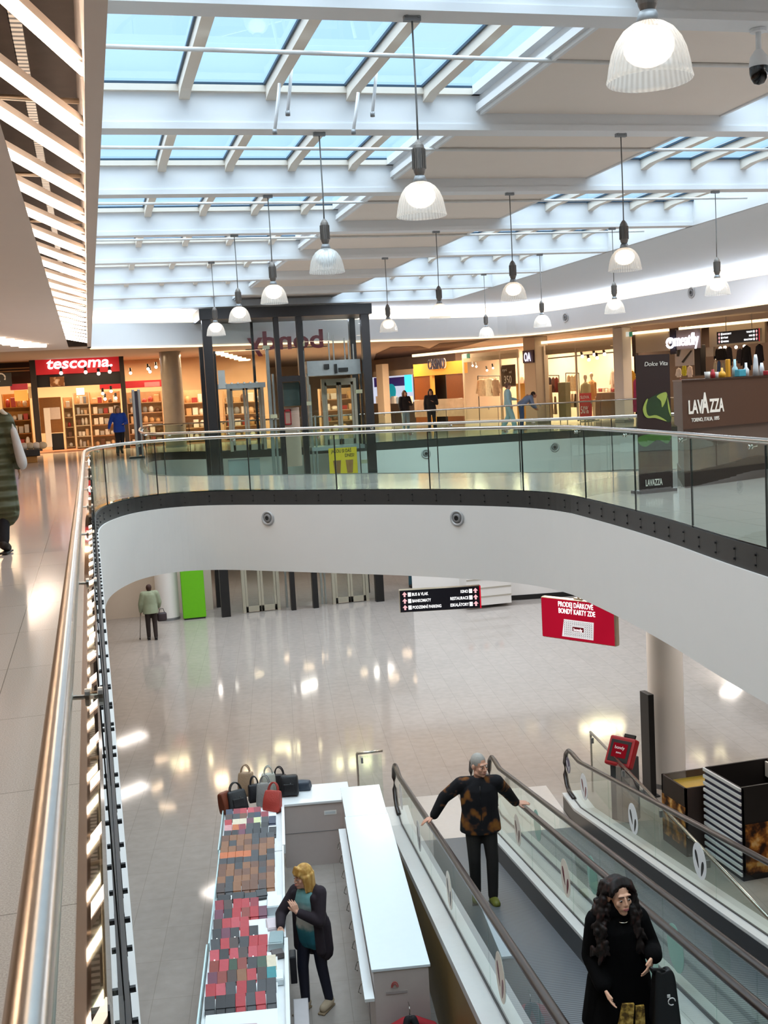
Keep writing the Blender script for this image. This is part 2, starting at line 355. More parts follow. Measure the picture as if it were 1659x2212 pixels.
# roof: flat ceiling, two strips of skylight between cross beams
BY = [1.2, 5.2, 9.2, 13.2, 17.15, 21.1, 25.0, 29.0, 32.9, 36.7]
SKY = ((.24, 4.78), (7.95, 12.1))
PATH = smooth_path([(.24, 36.2), (3.7, 37.5), (10.3, 39.2), (13.4, 40.0), (15.2, 39.9), (16.3, 38.3), (16.9, 35.5), (17.25, 32.8), (17.95, 27.2), (18.7, 20), (19.4, 12), (20, 2), (20.6, -12)], 5)
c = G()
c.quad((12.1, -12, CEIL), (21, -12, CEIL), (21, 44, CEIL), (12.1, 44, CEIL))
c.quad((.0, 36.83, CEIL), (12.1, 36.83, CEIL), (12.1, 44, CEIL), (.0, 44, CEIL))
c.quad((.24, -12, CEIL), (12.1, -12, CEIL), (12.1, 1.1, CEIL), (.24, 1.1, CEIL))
c.obj('ceiling', mat('ceiling_bounce_tint', '#dfe9f1', .7, var=.01, scale=2), kind='structure')  # blue of the skylight bounce is put into the ceiling colour
for i in range(len(BY)-1):
    y0, y1 = BY[i]+.13, BY[i+1]-.13
    g = G(); g.bx(4.78, 7.95, y0, y1, 10.0, 10.06); g.bx(4.78, 7.95, y0, y0+.16, 9.9, 10.0)
    g.obj('ceiling', SOFFIT, kind='structure')
n = 10
for i, y in enumerate(BY):
    g = G(); g.bx(.24, 12.1, y-.13, y+.13, CEIL+.07, 10.312); g.bx(.24, 12.1, y-.15, y+.15, CEIL, CEIL+.07)
    g.obj('trim_%d' % n, WELL, kind='structure'); n += 1
# well sides (run the whole length)
for x in (4.78, 7.95):
    g = G(); s_ = -1 if x < 6 else 1
    g.bx(x-.02, x+.02, 1, 36.7, 9.98, 10.32); g.bx(min(x, x+s_*.07), max(x, x+s_*.07), 1, 36.7, 10.02, 10.10); g.bx(min(x, x+s_*.12), max(x, x+s_*.12), 1, 36.7, 10.2, 10.3)
    g.obj('trim_%d' % n, WELL, kind='structure'); n += 1
G().bx(12.08, 12.12, 1, 36.8, CEIL, 10.32).obj('wall_skylight', WELL, kind='structure')
win = 1
FRAME = mat('skylight_frame', '#31485a', .5, .2); RAFT = mat('skylight_rafter', '#e2d9cc', .6, var=.02)
for sx, (x0, x1) in enumerate(SKY):
    xs = (1.3, 2.27, 3.2, 4.12) if sx == 0 else (8.95, 9.85, 10.75, 11.5)
    for i in range(len(BY)-1):
        if sx and i < 2: pass
        y0, y1 = BY[i]+.13, BY[i+1]-.13
        w = thing('window_%d' % win, 'skylight bay', 'skylight', (x0, y0, 10.3)); w['kind'] = 'structure'; del w['label']; win += 1
        G().bx(x0, x1, y0, y1, 10.30, 10.312).obj('pane', SKYGLASS, w, world=True)
        f = G()
        for yy in (y0, y1-.05): f.bx(x0, x1, yy, yy+.05, 10.275, 10.3)
        e = [x0]+list(xs)+[x1]
        for xx in e[1:-1]: f.bx(xx-.085, xx-.062, y0, y1, 10.27, 10.3)
        f.obj('frame', FRAME, w, world=True)
        for xx in xs:
            # rafter with a tapering nose at the far end
            g = G(); g.extr([(xx-.06, y0, 10.32), (xx-.06, y0, 10.16), (xx-.06, y1-.3, 10.16), (xx-.06, y1, 10.12), (xx-.06, y1, 10.32)], (.12, 0, 0)).obj('rafter', RAFT, w, world=True)
        if sx == 0:
            b = G(); b.bx(x0, x1, y0+.62, y0+.7, 10.2, 10.25); b.bx(x0, x1, y1-.06, y1-.0, 10.2, 10.27); b.obj('crossbar', RAFT, w, world=True)
# roof deck over everything that is not glass, keeps the daylight to the skylights
rf = G(); Z = 10.318
rf.tess([(-14, -12), (40, -12), (40, 72), (-14, 72)], [[(a, BY[0]), (b, BY[0]), (b, BY[-1]), (a, BY[-1])] for a, b in SKY], Z, up=False)
rf.obj('ceiling', SOFFIT, kind='structure', fix=False)

# bulkhead with the cove above it and a lit lower edge
G().wall(PATH, 8.65, 9.40, .18).obj('wall_bulkhead', WELL, kind='structure')
G().wall(offset(PATH, .42), 9.40, CEIL, .05).obj('wall_cove', WHITE, kind='structure')
G().wall(PATH, 9.398, 9.402, .45).obj('trim_40', WHITE, kind='structure')
cove = glow('cove_tube', '#fff0da', 3.2)
LED = glow('edge_led', '#ffdca8', 1.7)
seg = resample(offset(PATH, .30), .5)
cl = thing('cove_light', 'long glowing light strip in the cove above the bulkhead', 'light', (10, 39, 9.4))
for i in range(0, len(seg)-6, 6):
    G().wall(seg[i:i+7], 9.5, 9.74, .06).obj('tube_segment', cove, cl, world=True)
el = thing('edge_light', 'thin golden light line along the bottom edge of the bulkhead', 'light', (10, 39, 8.6))
ep = resample(offset(PATH, -.02), .5)
for i in range(0, len(ep)-10, 10): G().wall(ep[i:i+11], 8.62, 8.67, .1).obj('light_segment', LED, el, world=True)
# ceilings of the walkways under the bulkhead
LC = 8.65
T0, T1, TY1 = -.41, .13, 35.5
g = G()
g.quad((-14, -12, LC), (T0, -12, LC), (T0, 36.3, LC), (-14, 36.3, LC)); g.quad((T0, TY1, LC), (.24, TY1, LC), (.24, 36.3, LC), (T0, 36.3, LC))
g.obj('ceiling', LEFTCEIL, kind='structure')
G().bx(T1, .24, -12, 36.2, LC, 10.316).obj('wall_trough', LEFTCEIL, kind='structure')
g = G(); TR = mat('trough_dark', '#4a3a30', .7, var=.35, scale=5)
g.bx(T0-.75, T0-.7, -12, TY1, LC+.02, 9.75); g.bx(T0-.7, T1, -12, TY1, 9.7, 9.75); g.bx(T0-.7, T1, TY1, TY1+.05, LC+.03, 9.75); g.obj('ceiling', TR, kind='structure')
shopceil = G()
shopceil.tess([(-14, 36.3), (.24, 36.3)] + [p for p in offset(PATH, .16)[1:]] + [(40, -12), (40, 72), (-14, 72)], [], 8.86, up=False)
shopceil.obj('ceiling', mat('shop_ceiling', '#a8988a', .8, var=.03), kind='structure', fix=False)
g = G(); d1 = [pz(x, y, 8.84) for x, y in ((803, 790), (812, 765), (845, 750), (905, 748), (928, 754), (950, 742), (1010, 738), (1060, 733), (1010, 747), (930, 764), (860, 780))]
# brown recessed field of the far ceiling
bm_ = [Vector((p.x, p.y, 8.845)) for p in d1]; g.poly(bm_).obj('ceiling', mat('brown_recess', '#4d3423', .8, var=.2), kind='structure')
# ------------------------------------------------------------------ fittings in the roof
TUBE = glow('fluorescent_tube', '#ffe6cf', 9.0)
HOUS = mat('lamp_housing', '#b8ada3', .5, .3)
yb = [5.75, 7.15, 8.7, 9.95, 11.3, 12.6]
while yb[-1] < 34.5: yb.append(yb[-1]+1.37)
ub = None
for i, y in enumerate(yb):
    lab = 'slanting white light tube, %s from the near end of the ceiling trough' % ORD[i]
    if ub is None:
        ub = thing('light_tube', lab, 'ceiling light', (T1-.0, y, LC+.10), 0, 'slanting light tubes in the left ceiling trough')
        p1, p0 = Vector((.0, 0, 0)), Vector((-.62, -1.95, .02))
        G().tube([p0, p0.lerp(p1, .5), p1], .03, 10).obj('tube', TUBE, ub, smooth=True)
        d_ = (p1-p0).normalized(); q = Matrix.Translation((p0+p1)/2+Vector((-.02, .03, .075))) @ Matrix.Rotation(math.atan2(d_.y, d_.x), 4, 'Z')
        G().bx(-1.0, 1.0, -.035, .035, -.02, .03, q).obj('housing', HOUS, ub)
    else: dup(ub, (T1, y, LC+.10), 0, lab)
# tray and struts inside the trough
t = thing('cable_tray', 'perforated metal cable strut running inside the dark ceiling trough', 'cable tray', (-.2, 10, 9.3))
g = G(); g.bx(-.30, -.22, -6, 35, 9.28, 9.32); g.bx(-.30, -.295, -6, 35, 9.28, 9.36); g.obj('strut', mat('zinc_strut', '#a99f93', .4, .8), t, world=True)
bm_ = bpy.data.materials['zinc_strut'].node_tree; _w = bm_.nodes.new('ShaderNodeTexWave'); _w.wave_type = 'BANDS'; _w.bands_direction = 'Y'; _w.inputs['Scale'].default_value = 3.5; _c = bm_.nodes.new('ShaderNodeTexCoord'); _r = bm_.nodes.new('ShaderNodeValToRGB'); _r.color_ramp.elements[0].position = .35; _r.color_ramp.elements[0].color = (.01, .01, .01, 1); _r.color_ramp.elements[1].position = .45; _r.color_ramp.elements[1].color = (.42, .38, .33, 1)
bm_.links.new(_c.outputs['Object'], _w.inputs['Vector']); bm_.links.new(_w.outputs['Fac'], _r.inputs[0]); bm_.links.new(_r.outputs[0], bm_.nodes['Principled BSDF'].inputs['Base Color'])
for i in range(9):
    y = 6.3+i*2.9
    o = tag(G().tube([(-1.0, y, 9.15), (.12, y+.12, 9.13)], .022, 6).obj('crossbar', mat('zinc_pipe', '#c7b49d', .35, .8), smooth=True), 'thin metal crossbar in the ceiling trough, %s from the near end' % ORD[i], 'bar', 'crossbars in the ceiling trough')
# second trough further left
tb = None
for i in range(7):
    a = pz(8+i*10, 722+i*2.4, 8.62)
    a = Vector((-2.35+i*.17, 28.6+i*.72, 8.61))
    lab = 'white light tube far left in the ceiling, %s of its fan-shaped row' % ORD[i]
    o = G().tube([(-.34, -.2, 0), (.34, .2, 0)], .05, 8).obj('light_tube', TUBE, smooth=True, loc=a)
    tag(o, lab, 'ceiling light', 'light tubes in the far left ceiling')
# pendants
BELL = bpy.data.materials.new('ribbed_glass'); BELL.use_nodes = True; nt = BELL.node_tree; nt.nodes.clear()
_o = nt.nodes.new('ShaderNodeOutputMaterial'); _t = nt.nodes.new('ShaderNodeBsdfTransparent'); _t.inputs[0].default_value = (.97, .97, .96, 1)
_d = nt.nodes.new('ShaderNodeBsdfTranslucent'); _d.inputs[0].default_value = (.95, .93, .88, 1); _g = nt.nodes.new('ShaderNodeBsdfGlossy'); _g.inputs['Roughness'].default_value = .12
_df = nt.nodes.new('ShaderNodeBsdfDiffuse'); _df.inputs[0].default_value = (.8, .8, .8, 1)
_tc = nt.nodes.new('ShaderNodeTexCoord'); _gr = nt.nodes.new('ShaderNodeTexGradient'); _gr.gradient_type = 'RADIAL'; _mm = nt.nodes.new('ShaderNodeMath'); _mm.operation = 'MULTIPLY'; _mm.inputs[1].default_value = 2*PI*44
_sn = nt.nodes.new('ShaderNodeMath'); _sn.operation = 'SINE'; _mr = nt.nodes.new('ShaderNodeMapRange'); _mr.inputs['From Min'].default_value = -1; _mr.inputs['To Min'].default_value = .34; _mr.inputs['To Max'].default_value = .58
nt.links.new(_tc.outputs['Object'], _gr.inputs[0]); nt.links.new(_gr.outputs['Fac'], _mm.inputs[0]); nt.links.new(_mm.outputs[0], _sn.inputs[0]); nt.links.new(_sn.outputs[0], _mr.inputs['Value'])
_m0 = nt.nodes.new('ShaderNodeMixShader'); _m0.inputs[0].default_value = .35; nt.links.new(_d.outputs[0], _m0.inputs[1]); nt.links.new(_df.outputs[0], _m0.inputs[2])
_m1 = nt.nodes.new('ShaderNodeMixShader'); nt.links.new(_mr.outputs[0], _m1.inputs[0]); nt.links.new(_t.outputs[0], _m1.inputs[1]); nt.links.new(_m0.outputs[0], _m1.inputs[2])
_m2 = nt.nodes.new('ShaderNodeMixShader'); _m2.inputs[0].default_value = .07; nt.links.new(_m1.outputs[0], _m2.inputs[1]); nt.links.new(_g.outputs[0], _m2.inputs[2]); nt.links.new(_m2.outputs[0], _o.inputs[0])
BULB = glow('lamp_bulb', '#ffe9d0', 2.0)
BULBOFF = mat('unlit_bulb', '#dfe8ee', .3, var=.03)
def make_pendant(label, lit=True, rz=0):
    t = thing('pendant_lamp', label, 'pendant lamp', (0, 0, 0), 0, 'industrial pendant lamps under the beams')
    # origin at the rim centre; rim radius .21
    outer = [(.205, 0), (.21, .008), (.204, .03), (.196, .08), (.182, .14), (.158, .195), (.124, .24), (.084, .268), (.05, .28)]
    G().lathe(outer, n=48).obj('bell_shade', BELL, t, smooth=True)
    bm = G(); bm.ell((0, 0, .165), (.125, .125, .095)); bm.obj('bulb', BULB if lit else BULBOFF, t, smooth=True)
    G().lathe([(.0, .27), (.05, .272), (.058, .285), (.05, .31), (.042, .33), (.0, .33)], n=20).obj('collar', GREYM, t, smooth=True)
    fin = G(); fin.lathe([(.0, .33), (.034, .332), (.046, .36), (.05, .38), (.05, .55), (.044, .575), (.03, .6), (.012, .62), (.0, .625)], n=24)
    for j in range(16):
        a = 2*PI*j/16; fin.box((.052*math.cos(a), .052*math.sin(a), .465), (.012, .006, .16), a)
    fin.obj('ballast_housing', mat('ballast_grey', '#77716c', .45, .6, var=.1), t)
    return t
def hang(t, drop):
    G().tube([(0, 0, .61), (.004, .003, .9), (0, 0, drop)], .008, 6).obj('cord', mat('grey_cord', '#6d6c6a', .6), t, smooth=True)
    g = G(); g.box((0, 0, drop-.02), (.14, .05, .04)); g.box((-.05, 0, drop+.01), (.02, .07, .05)); g.box((.05, 0, drop+.01), (.02, .07, .05)); g.obj('beam_clip', GREYM, t)
RZ = 8.2
lamps = [(2.78, 5.2, 'pendant lamp with ribbed glass bell nearest the camera at the top right', 1), (2.8, 9.2, 'lit pendant lamp with glass bell hanging over the middle of the void, largest full lamp', 1),
 (2.83, 13.2, 'unlit pendant lamp with clear blue-grey glass bell left of centre', 0), (2.84, 17.15, 'lit pendant lamp just above the middle of the lift frame top', 1), (2.83, 21.1, 'lit pendant lamp overlapping the lift frame top left, larger one', 1), (2.82, 25.0, 'lit pendant lamp in front of the lift shaft left post, smaller one', 1),
 (6.64, 13.2, 'lit pendant lamp largest of the middle row, in the right half', 1), (6.68, 17.15, 'lit pendant lamp second largest of the middle row, right of centre', 1), (6.69, 21.1, 'lit pendant lamp third in the middle row, above the amber casino front', 1), (6.7, 25.0, 'lit pendant lamp fourth and smallest of the middle row, beside the lift frame', 1),
 (10.3, 17.15, 'lit pendant lamp nearest of the right row, over the kiosk with the dark banner', 1), (10.36, 21.1, 'lit pendant lamp second of the right row, in front of the light strip', 1), (10.42, 25.0, 'lit pendant lamp third of the right row, where the light strip bends', 1), (10.47, 29.0, 'lit pendant lamp farthest of the right row, low in front of the bulkhead', 1)]
for x, y, lab, lit in lamps:
    z = RZ if x < 6 else (8.13 if x < 8 else 8.1)
    t = make_pendant(lab, lit); t.location = (x, y, z + (0.02 if y > 18 else 0)); hang(t, CEIL - t.location.z)
# pipes and opening arms
tag(G().tube([(.3, 10.9, 10.02), (6, 10.95, 9.98), (12, 10.9, 9.98)], .022, 8).obj('sprinkler_pipe', mat('white_pipe', '#d6d6d4', .5), smooth=True), 'thin white sprinkler pipe crossing the nearest skylight bay', 'pipe', 'sprinkler pipes under the skylights')
for i, (y, lab) in enumerate(((14.9, 'second'), (18.9, 'third'), (22.9, 'fourth'))):
    tag(G().tube([(.3, y, 10.0), (6, y, 9.97), (12, y, 9.98)], .022, 8).obj('sprinkler_pipe', _M['white_pipe'], smooth=True), 'thin white sprinkler pipe crossing the %s skylight bay' % lab, 'pipe', 'sprinkler pipes under the skylights')
for i, (px, ptop, pbot) in enumerate(((622, 120, 250), (594, 180, 290), (805, 130, 252), (764, 200, 290))):
    a, b = py(px+10, ptop, 12.3), py(px, pbot, 12.3)
    t = thing('window_opener', 'white skylight opening arm, %s from the left' % ORD[[1, 0, 3, 2][i]], 'window opener', b, 0, 'opening arms hanging from the nearest skylight')
    v = a-b; g = G(); g.tube([(0, 0, .04), v*.6, v], .018, 8).obj('arm', WELL, t, smooth=True); G().tube([(0, 0, .05), (0, 0, 0)], .026, 8).obj('end_cap', GREYM, t, smooth=True)
# surveillance dome
cx, cyy = 6.02, 9.25
t = thing('dome_camera', 'white ceiling dome camera with black lower half at the top right', 'camera', (cx, cyy, 9.8))
G().tube([(0, 0, 0), (0, 0, -.2)], .024, 10).obj('stem', WELL, t, smooth=True)
G().lathe([(0, -.17), (.03, -.18), (.075, -.24), (.085, -.3), (.085, -.33), (0, -.33)], n=24).obj('housing', WELL, t, smooth=True)
G().lathe([(.084, -.33), (.082, -.38), (.07, -.43), (.045, -.47), (0, -.485)], n=24).obj('dome', mat('smoked_dome', '#0b0a0b', .1, var=.02), t, smooth=True)
G().lathe([(0, .0), (.07, -.002), (.07, -.03), (0, -.03)], n=20).obj('mount', WELL, t)
# round air nozzles
def nozzle(p, nrm, lab, r=.115):
    n = Vector(nrm).normalized(); q = n.to_track_quat('Z', 'Y')
    t = thing('air_nozzle', lab, 'air nozzle', p, 0, 'round air nozzles in the white fascias'); t.rotation_mode = 'XYZ'; t.rotation_euler = q.to_euler()
    G().lathe([(r*1.0, 0), (r*1.05, .018), (r*.95, .03), (r*.72, .02), (r*.66, -.02)], n=28).obj('ring', mat('nozzle_ring', '#b9b9b9', .4, .3), t, smooth=True)
    G().lathe([(r*.66, .0), (r*.62, .02), (r*.45, .04), (r*.32, .035)], n=28).obj('ball', mat('nozzle_grey', '#7f7d7c', .5), t, smooth=True)
    G().lathe([(r*.34, .03), (.001, .025)], n=20).obj('throat', BLACK, t)
def on_path(path, x, y):
    d = ray(x, y); best = None
    for i in range(len(path)-1):
        a, b = Vector(path[i]), Vector(path[i+1]); e = b-a; n = Vector((e.y, -e.x)); den = d.x*n.x+d.y*n.y
        if abs(den) < 1e-9: continue
        t = a.dot(n)/den
        if t <= 0: continue
        p = Vector((d.x*t, d.y*t)); s = (p-a).dot(e)/e.dot(e)
        if -.01 <= s <= 1.01:
            zz = EYE+d.z*t
            nn = Vector((e.y, -e.x, 0)).normalized()
            if nn.dot(Vector((d.x, d.y, 0))) < 0: best = (Vector((p.x, p.y, zz)), nn) if best is None or t < best[2] else best[:2]; best = (*best, t)
    return best
V1o, V2o = offset(V1, -.04), offset(V2L, -.04)
for x, y, pth, lab in ((579, 1119, V1o, 'round grey air nozzle in the white bridge fascia, left one'), (988, 1119, V1o, 'round grey air nozzle in the white bridge fascia, right one'), (920, 980, V2o, 'round grey air nozzle seen through the glass, left of two'), (1198, 966, V2o, 'round grey air nozzle seen through the glass, right of two'), (1222, 686, PATH, 'small dark round nozzle in the upper bulkhead, left one'), (1494, 632, PATH, 'small dark round nozzle in the upper bulkhead, right one')):
    h = on_path(pth, x, y)
    if h: nozzle(h[0]+h[1]*.004, h[1], lab, .125 if pth is V1o else .16)
# ------------------------------------------------------------------ glass railings round both voids
RAILZ = 6.13
def sub(path, a, b, step):
    out = [path[a]]; return out
def railing(path, name_label, rail_off, pane_len, bolts, start=0):
    t = thing('glass_railing', name_label, 'railing', (path[len(path)//2][0], path[len(path)//2][1], FZ))
    fine = resample(path, .05); per = int(pane_len/.05)
    rail = resample(offset(path, rail_off), .12)
    G().tube([(p[0], p[1], RAILZ) for p in rail], .027, 12).obj('handrail', STEEL, t, smooth=True, world=True)
    band = resample(offset(path, -.001), .15); G().wall(band, BAND, 5.135, -.014).obj('steel_band', DARKSTEEL, t, world=True)
    i = start
    while i < len(fine)-1:
        sg = fine[i:i+per]+([tuple(Vector(fine[i+per-1]).lerp(Vector(fine[i+per]), .8))] if i+per < len(fine) else [])
        if len(sg) < 4: break
        G().wall(sg[::3] + [sg[-1]] if (len(sg)-1) % 3 else sg[::3], 4.93, 6.105, .017).obj('glass_pane', GLASS, t, world=True)
        e = Vector(fine[min(i+per, len(fine)-1)])-Vector(sg[-2]); e.normalize(); nn = Vector((-e.y, e.x))
        if i+per < len(fine):
            q = Vector(fine[i+per])-e*.35; r0 = q+nn*rail_off; r1 = q-nn*.006
            g = G(); g.tube([(r0.x, r0.y, RAILZ-.02), (r0.x, r0.y, RAILZ-.055), (r1.x, r1.y, RAILZ-.06)], .0065, 8)
            g.tube([(q.x+nn.x*.017, q.y+nn.y*.017, RAILZ-.06), (q.x+nn.x*.03, q.y+nn.y*.03, RAILZ-.06)], .022, 14); g.tube([(q.x-nn.x*.001, q.y-nn.y*.001, RAILZ-.06), (q.x-nn.x*.012, q.y-nn.y*.012, RAILZ-.06)], .022, 14)
            g.obj('bracket', STEEL, t, smooth=False, world=True)
            q = Vector(fine[i+per-1]).lerp(Vector(fine[i+per]), .5)+nn*.008; G().box((q.x, q.y, 5.52), (.014, .02, 1.16), math.atan2(e.y, e.x)).obj('joint_seal', BLACK, t, world=True)
        i += per
    if bolts:
        bs = resample(path, .47)[bolts[0]:bolts[1]]; b0 = None
        for j in range(len(bs)-1):
            p = Vector(bs[j]); e = (Vector(bs[j+1])-p).normalized(); rz = math.atan2(e.y, e.x)
            if b0 is None:
                g = G()
                g.bx(-.006, .006, -.017, -.013, 4.93, 5.08)
                for z in (4.955, 5.055): g.tube([(0, -.012, z), (0, -.034, z)], .011, 8)
                b0 = g.obj('bolt_pair', [BLACKM, DARKSTEEL], t)
                for q_ in list(b0.data.polygons)[:6]: q_.material_index = 1
            else: b0 = b0.copy(); C.objects.link(b0)
            b0.parent = t; b0.matrix_parent_inverse = wm(t).inverted(); b0.location = (p.x, p.y, 0); b0.rotation_euler = (0, 0, rz)
    return t
railing(V1, 'glass balustrade with steel handrail running down the left edge and across the near bridge', .078, 1.85, (16, 100))
railing(V2L, 'glass balustrade with steel handrail around the far void with the lift', .078, 1.85, None)

# ------------------------------------------------------------------ moving walkways (ramps)
AZ = math.radians(9); U = Vector((math.sin(AZ), math.cos(AZ), 0)); Vv = Vector((math.cos(AZ), -math.sin(AZ), 0)); R0 = Vector((4.85, 16.8, 0))
SL, S0, SE = .1817, .8, 29.2
def zr(s): return max(0, (min(s, SE)-S0)*SL)
def RW(lat, s, z): return R0 + Vv*lat - U*s + Vector((0, 0, z))
GOLD = mat('bronze_cladding', '#8d7440', .38, .35, var=.18, scale=3)
DECK = mat('aluminium_deck', '#d3d3d2', .35, .2, var=.04)
SKIRT = mat('black_skirt', '#151416', .35, .1, var=.2)
BELT = bpy.data.materials.new('pallet_ribs'); BELT.use_nodes = True; nt = BELT.node_tree; b = nt.nodes['Principled BSDF']; b.inputs['Roughness'].default_value = .45; b.inputs['Metallic'].default_value = .3
tc = nt.nodes.new('ShaderNodeTexCoord'); wv = nt.nodes.new('ShaderNodeTexWave'); wv.wave_type = 'BANDS'; wv.bands_direction = 'Y'; wv.inputs['Scale'].default_value = 7.0; wv.inputs['Distortion'].default_value = .15
mp = nt.nodes.new('ShaderNodeMapping'); mp.inputs['Rotation'].default_value = (0, 0, AZ); cr = nt.nodes.new('ShaderNodeValToRGB')
cr.color_ramp.elements[0].color = (*lin('#45494e'), 1); cr.color_ramp.elements[1].color = (*lin('#7a7f85'), 1)
nt.links.new(tc.outputs['Object'], mp.inputs[0]); nt.links.new(mp.outputs[0], wv.inputs['Vector']); nt.links.new(wv.outputs['Fac'], cr.inputs[0]); nt.links.new(cr.outputs[0], b.inputs['Base Color'])
def ramp_strip(lat0, lat1, h0, h1, s0=-.0, s1=SE, n=40):
    """solid that follows the ramp, lat0..lat1 wide, h0..h1 above the pallets"""
    g = G(); ss = [s0, S0*.5, S0, S0+.6] + [S0+.6+(s1-S0-.6)*i/n for i in range(1, n+1)]
    prev = None
    for s in ss:
        z = zr(s); q = [g.bm.verts.new(RW(a, s, z+h)) for a, h in ((lat0, h0), (lat1, h0), (lat1, h1), (lat0, h1))]
        if prev:
            for j in range(4): g.bm.faces.new((prev[j], prev[(j+1) % 4], q[(j+1) % 4], q[j]))
        else: g.bm.faces.new(q)
        prev = q
    g.bm.faces.new(prev[::-1]); return g
def smooth_z(s):
    return zr(s)
STICK = mat('sticker_cream', '#e5dcd0', .5, var=.03); STICKW = mat('sticker_white', '#e6e8ea', .5, var=.03); STICKT = mat('sticker_teal', '#9cc4b8', .5, var=.04)
WINE = mat('wine_red', '#6b1420', .4, var=.2); BROWN = mat('shoe_brown', '#5a3420', .4, var=.3); BLK = mat('shoe_black', '#191919', .4, var=.2)
def balustrade(t, lat, side, stickers):
    # handrail: loops round the newel end, then follows the ramp 1 m above the pallets
    pr_ = [(.42, .28), (.12, .29), (-.02, .37), (-.10, .50), (-.09, .70), (-.0, .88), (.16, .98), (.4, 1.0), (.8, 1.0), (1.3, zr(1.3)+1.0)]
    s = 1.8
    while s < SE: pr_.append((s, zr(s)+1.0)); s += .8
    G().tube([RW(lat, a, b) for a, b in pr_], .036, 10, flat=(1.1, .8)).obj('handrail_belt', RUBBER, t, smooth=True, world=True)
    # glass in panes
    cuts = [.0, 2.35, 4.3, 6.25, 8.2, 10.15, 12.1, 14.05, 16, 18, 20, 22, 24, 26, 28]
    for k in range(len(cuts)-1):
        a, b = cuts[k], cuts[k+1]-.012
        if k == 0:
            low = [(.1, .26), (S0, .26), (b, zr(b)+.26)]; top = [(b, zr(b)+.97), (.8, .97), (.4, .97), (.17, .95), (.02, .86), (-.06, .69), (-.07, .55), (0, .42)]
            ol = low+top
        else: ol = [(a, zr(a)+.26), (b, zr(b)+.26), (b, zr(b)+.97), (a, zr(a)+.97)]
        G().extr([RW(lat-.006, x, z) for x, z in ol], Vv*.012).obj('glass_pane', GLASSR, t, world=True)
    for s, h, r, m1, m2 in stickers:
        sd = -1
        pr0 = [RW(lat, s + r*math.cos(a), zr(s)+h + r*math.sin(a)) for a in [2*PI*j/28 for j in range(28)]]
        o = G().extr([p - Vv*.0075 for p in pr0], -Vv*.002).obj('sticker', m1, t, world=True); 
        if m2:
            g = G()
            for dx, dz, tilt in ((-.07, .0, .5), (.08, -.06, -.35)):
                pts = []
                for j in range(16):
                    a = 2*PI*j/16; ww = r*.16*(1+.5*math.sin(a)); x_, z_ = ww*math.cos(a), r*.5*math.sin(a)
                    pts.append(RW(lat, s + r*dx*5 + x_*math.cos(tilt)-z_*math.sin(tilt), zr(s)+h+dz + x_*math.sin(tilt)+z_*math.cos(tilt)) - Vv*.0096)
                g.extr(pts, -Vv*.0015)
            g.obj('print', m2, o, world=True)
def walkway(label, off, stL, stR, outL, outR):
    t = thing('moving_walkway', label, 'moving walkway', RW(off, 0, 0), 0)
    ramp_strip(off-.505, off+.505, -.12, 0, .9).obj('pallet_belt', BELT, t, world=True)
    G().extr([RW(off-.5, -1.0, .004), RW(off+.5, -1.0, .004), RW(off+.5, .95, .012), RW(off-.5, .95, .012)], (0, 0, .008)).obj('landing_plate', mat('landing_plate', '#b9b2a9', .3, .6, var=.05), t, world=True)
    for sd in (-1, 1):
        a, b = sorted((off+sd*.505, off+sd*.525)); ramp_strip(a, b, -.1, .24, .15).obj('skirt_panel', SKIRT, t, world=True)
        a, b = sorted((off+sd*.505, off+sd*.612)); ramp_strip(a, b, .235, .272, .1).obj('inner_deck', DECK, t, world=True)
        o = outL if sd < 0 else outR
        a, b = sorted((off+sd*.628, off+sd*(.62+o))); ramp_strip(a, b, .17, .255, .0).obj('outer_deck', DECK, t, world=True)
        a, b = sorted((off+sd*.609, off+sd*.631)); ramp_strip(a, b, .25, .283, .1).obj('glass_gasket', BLACK, t, world=True)
        balustrade(t, off+sd*.62, sd, stL if sd < 0 else stR)
    return t
w1 = walkway('left moving walkway ramp carrying the man and the woman in black, bronze flank', 0,
    [(.95, .72, .19, STICKW, None), (3.15, .58, .2, STICKW, BLK), (5.87, .56, .2, STICK, BLK), (8.73, .58, .2, STICK, WINE)],
    [(.6, .68, .18, STICKW, None), (3.5, .62, .2, STICK, BROWN), (5.97, .6, .2, STICK, WINE), (8.75, .62, .2, STICKT, None)], .20, .147)
w2 = walkway('right moving walkway ramp, empty, running parallel beside the kiosk', 1.536,
    [(3.33, .62, .2, STICKT, None), (5.95, .6, .2, STICKT, None), (8.51, .6, .2, STICKT, None)],
    [(.13, .73, .13, mat('sticker_violet', '#4b4560', .5, var=.1), STICKW), (1.06, .65, .2, STICKW, WINE), (3.46, .62, .2, STICKW, BLK), (5.8, .6, .2, STICKW, BLK)], .147, .22)
# bronze flanks down to the floor
for t, lat in ((w1, -.815), (w2, 1.536+.835)):
    g = G(); ol = [RW(lat, .05, .0), RW(lat, .05, .18), RW(lat, S0, .18), RW(lat, SE, zr(SE)+.18), RW(lat, SE, zr(SE)-1.0), RW(lat, 7.5, 0)]
    g.extr(ol, Vv*.03).obj('side_cladding', GOLD if t is w1 else mat('flank_beige', '#b9ad98', .5, var=.05), t, world=True)
g = G(); g.extr([RW(-.8, 7.6, 0), RW(-.8, SE, zr(SE)-1.0), RW(2.35, SE, zr(SE)-1.0), RW(2.35, 7.6, 0)], (0, 0, .04)).obj('underside', GOLD, w1, world=True)
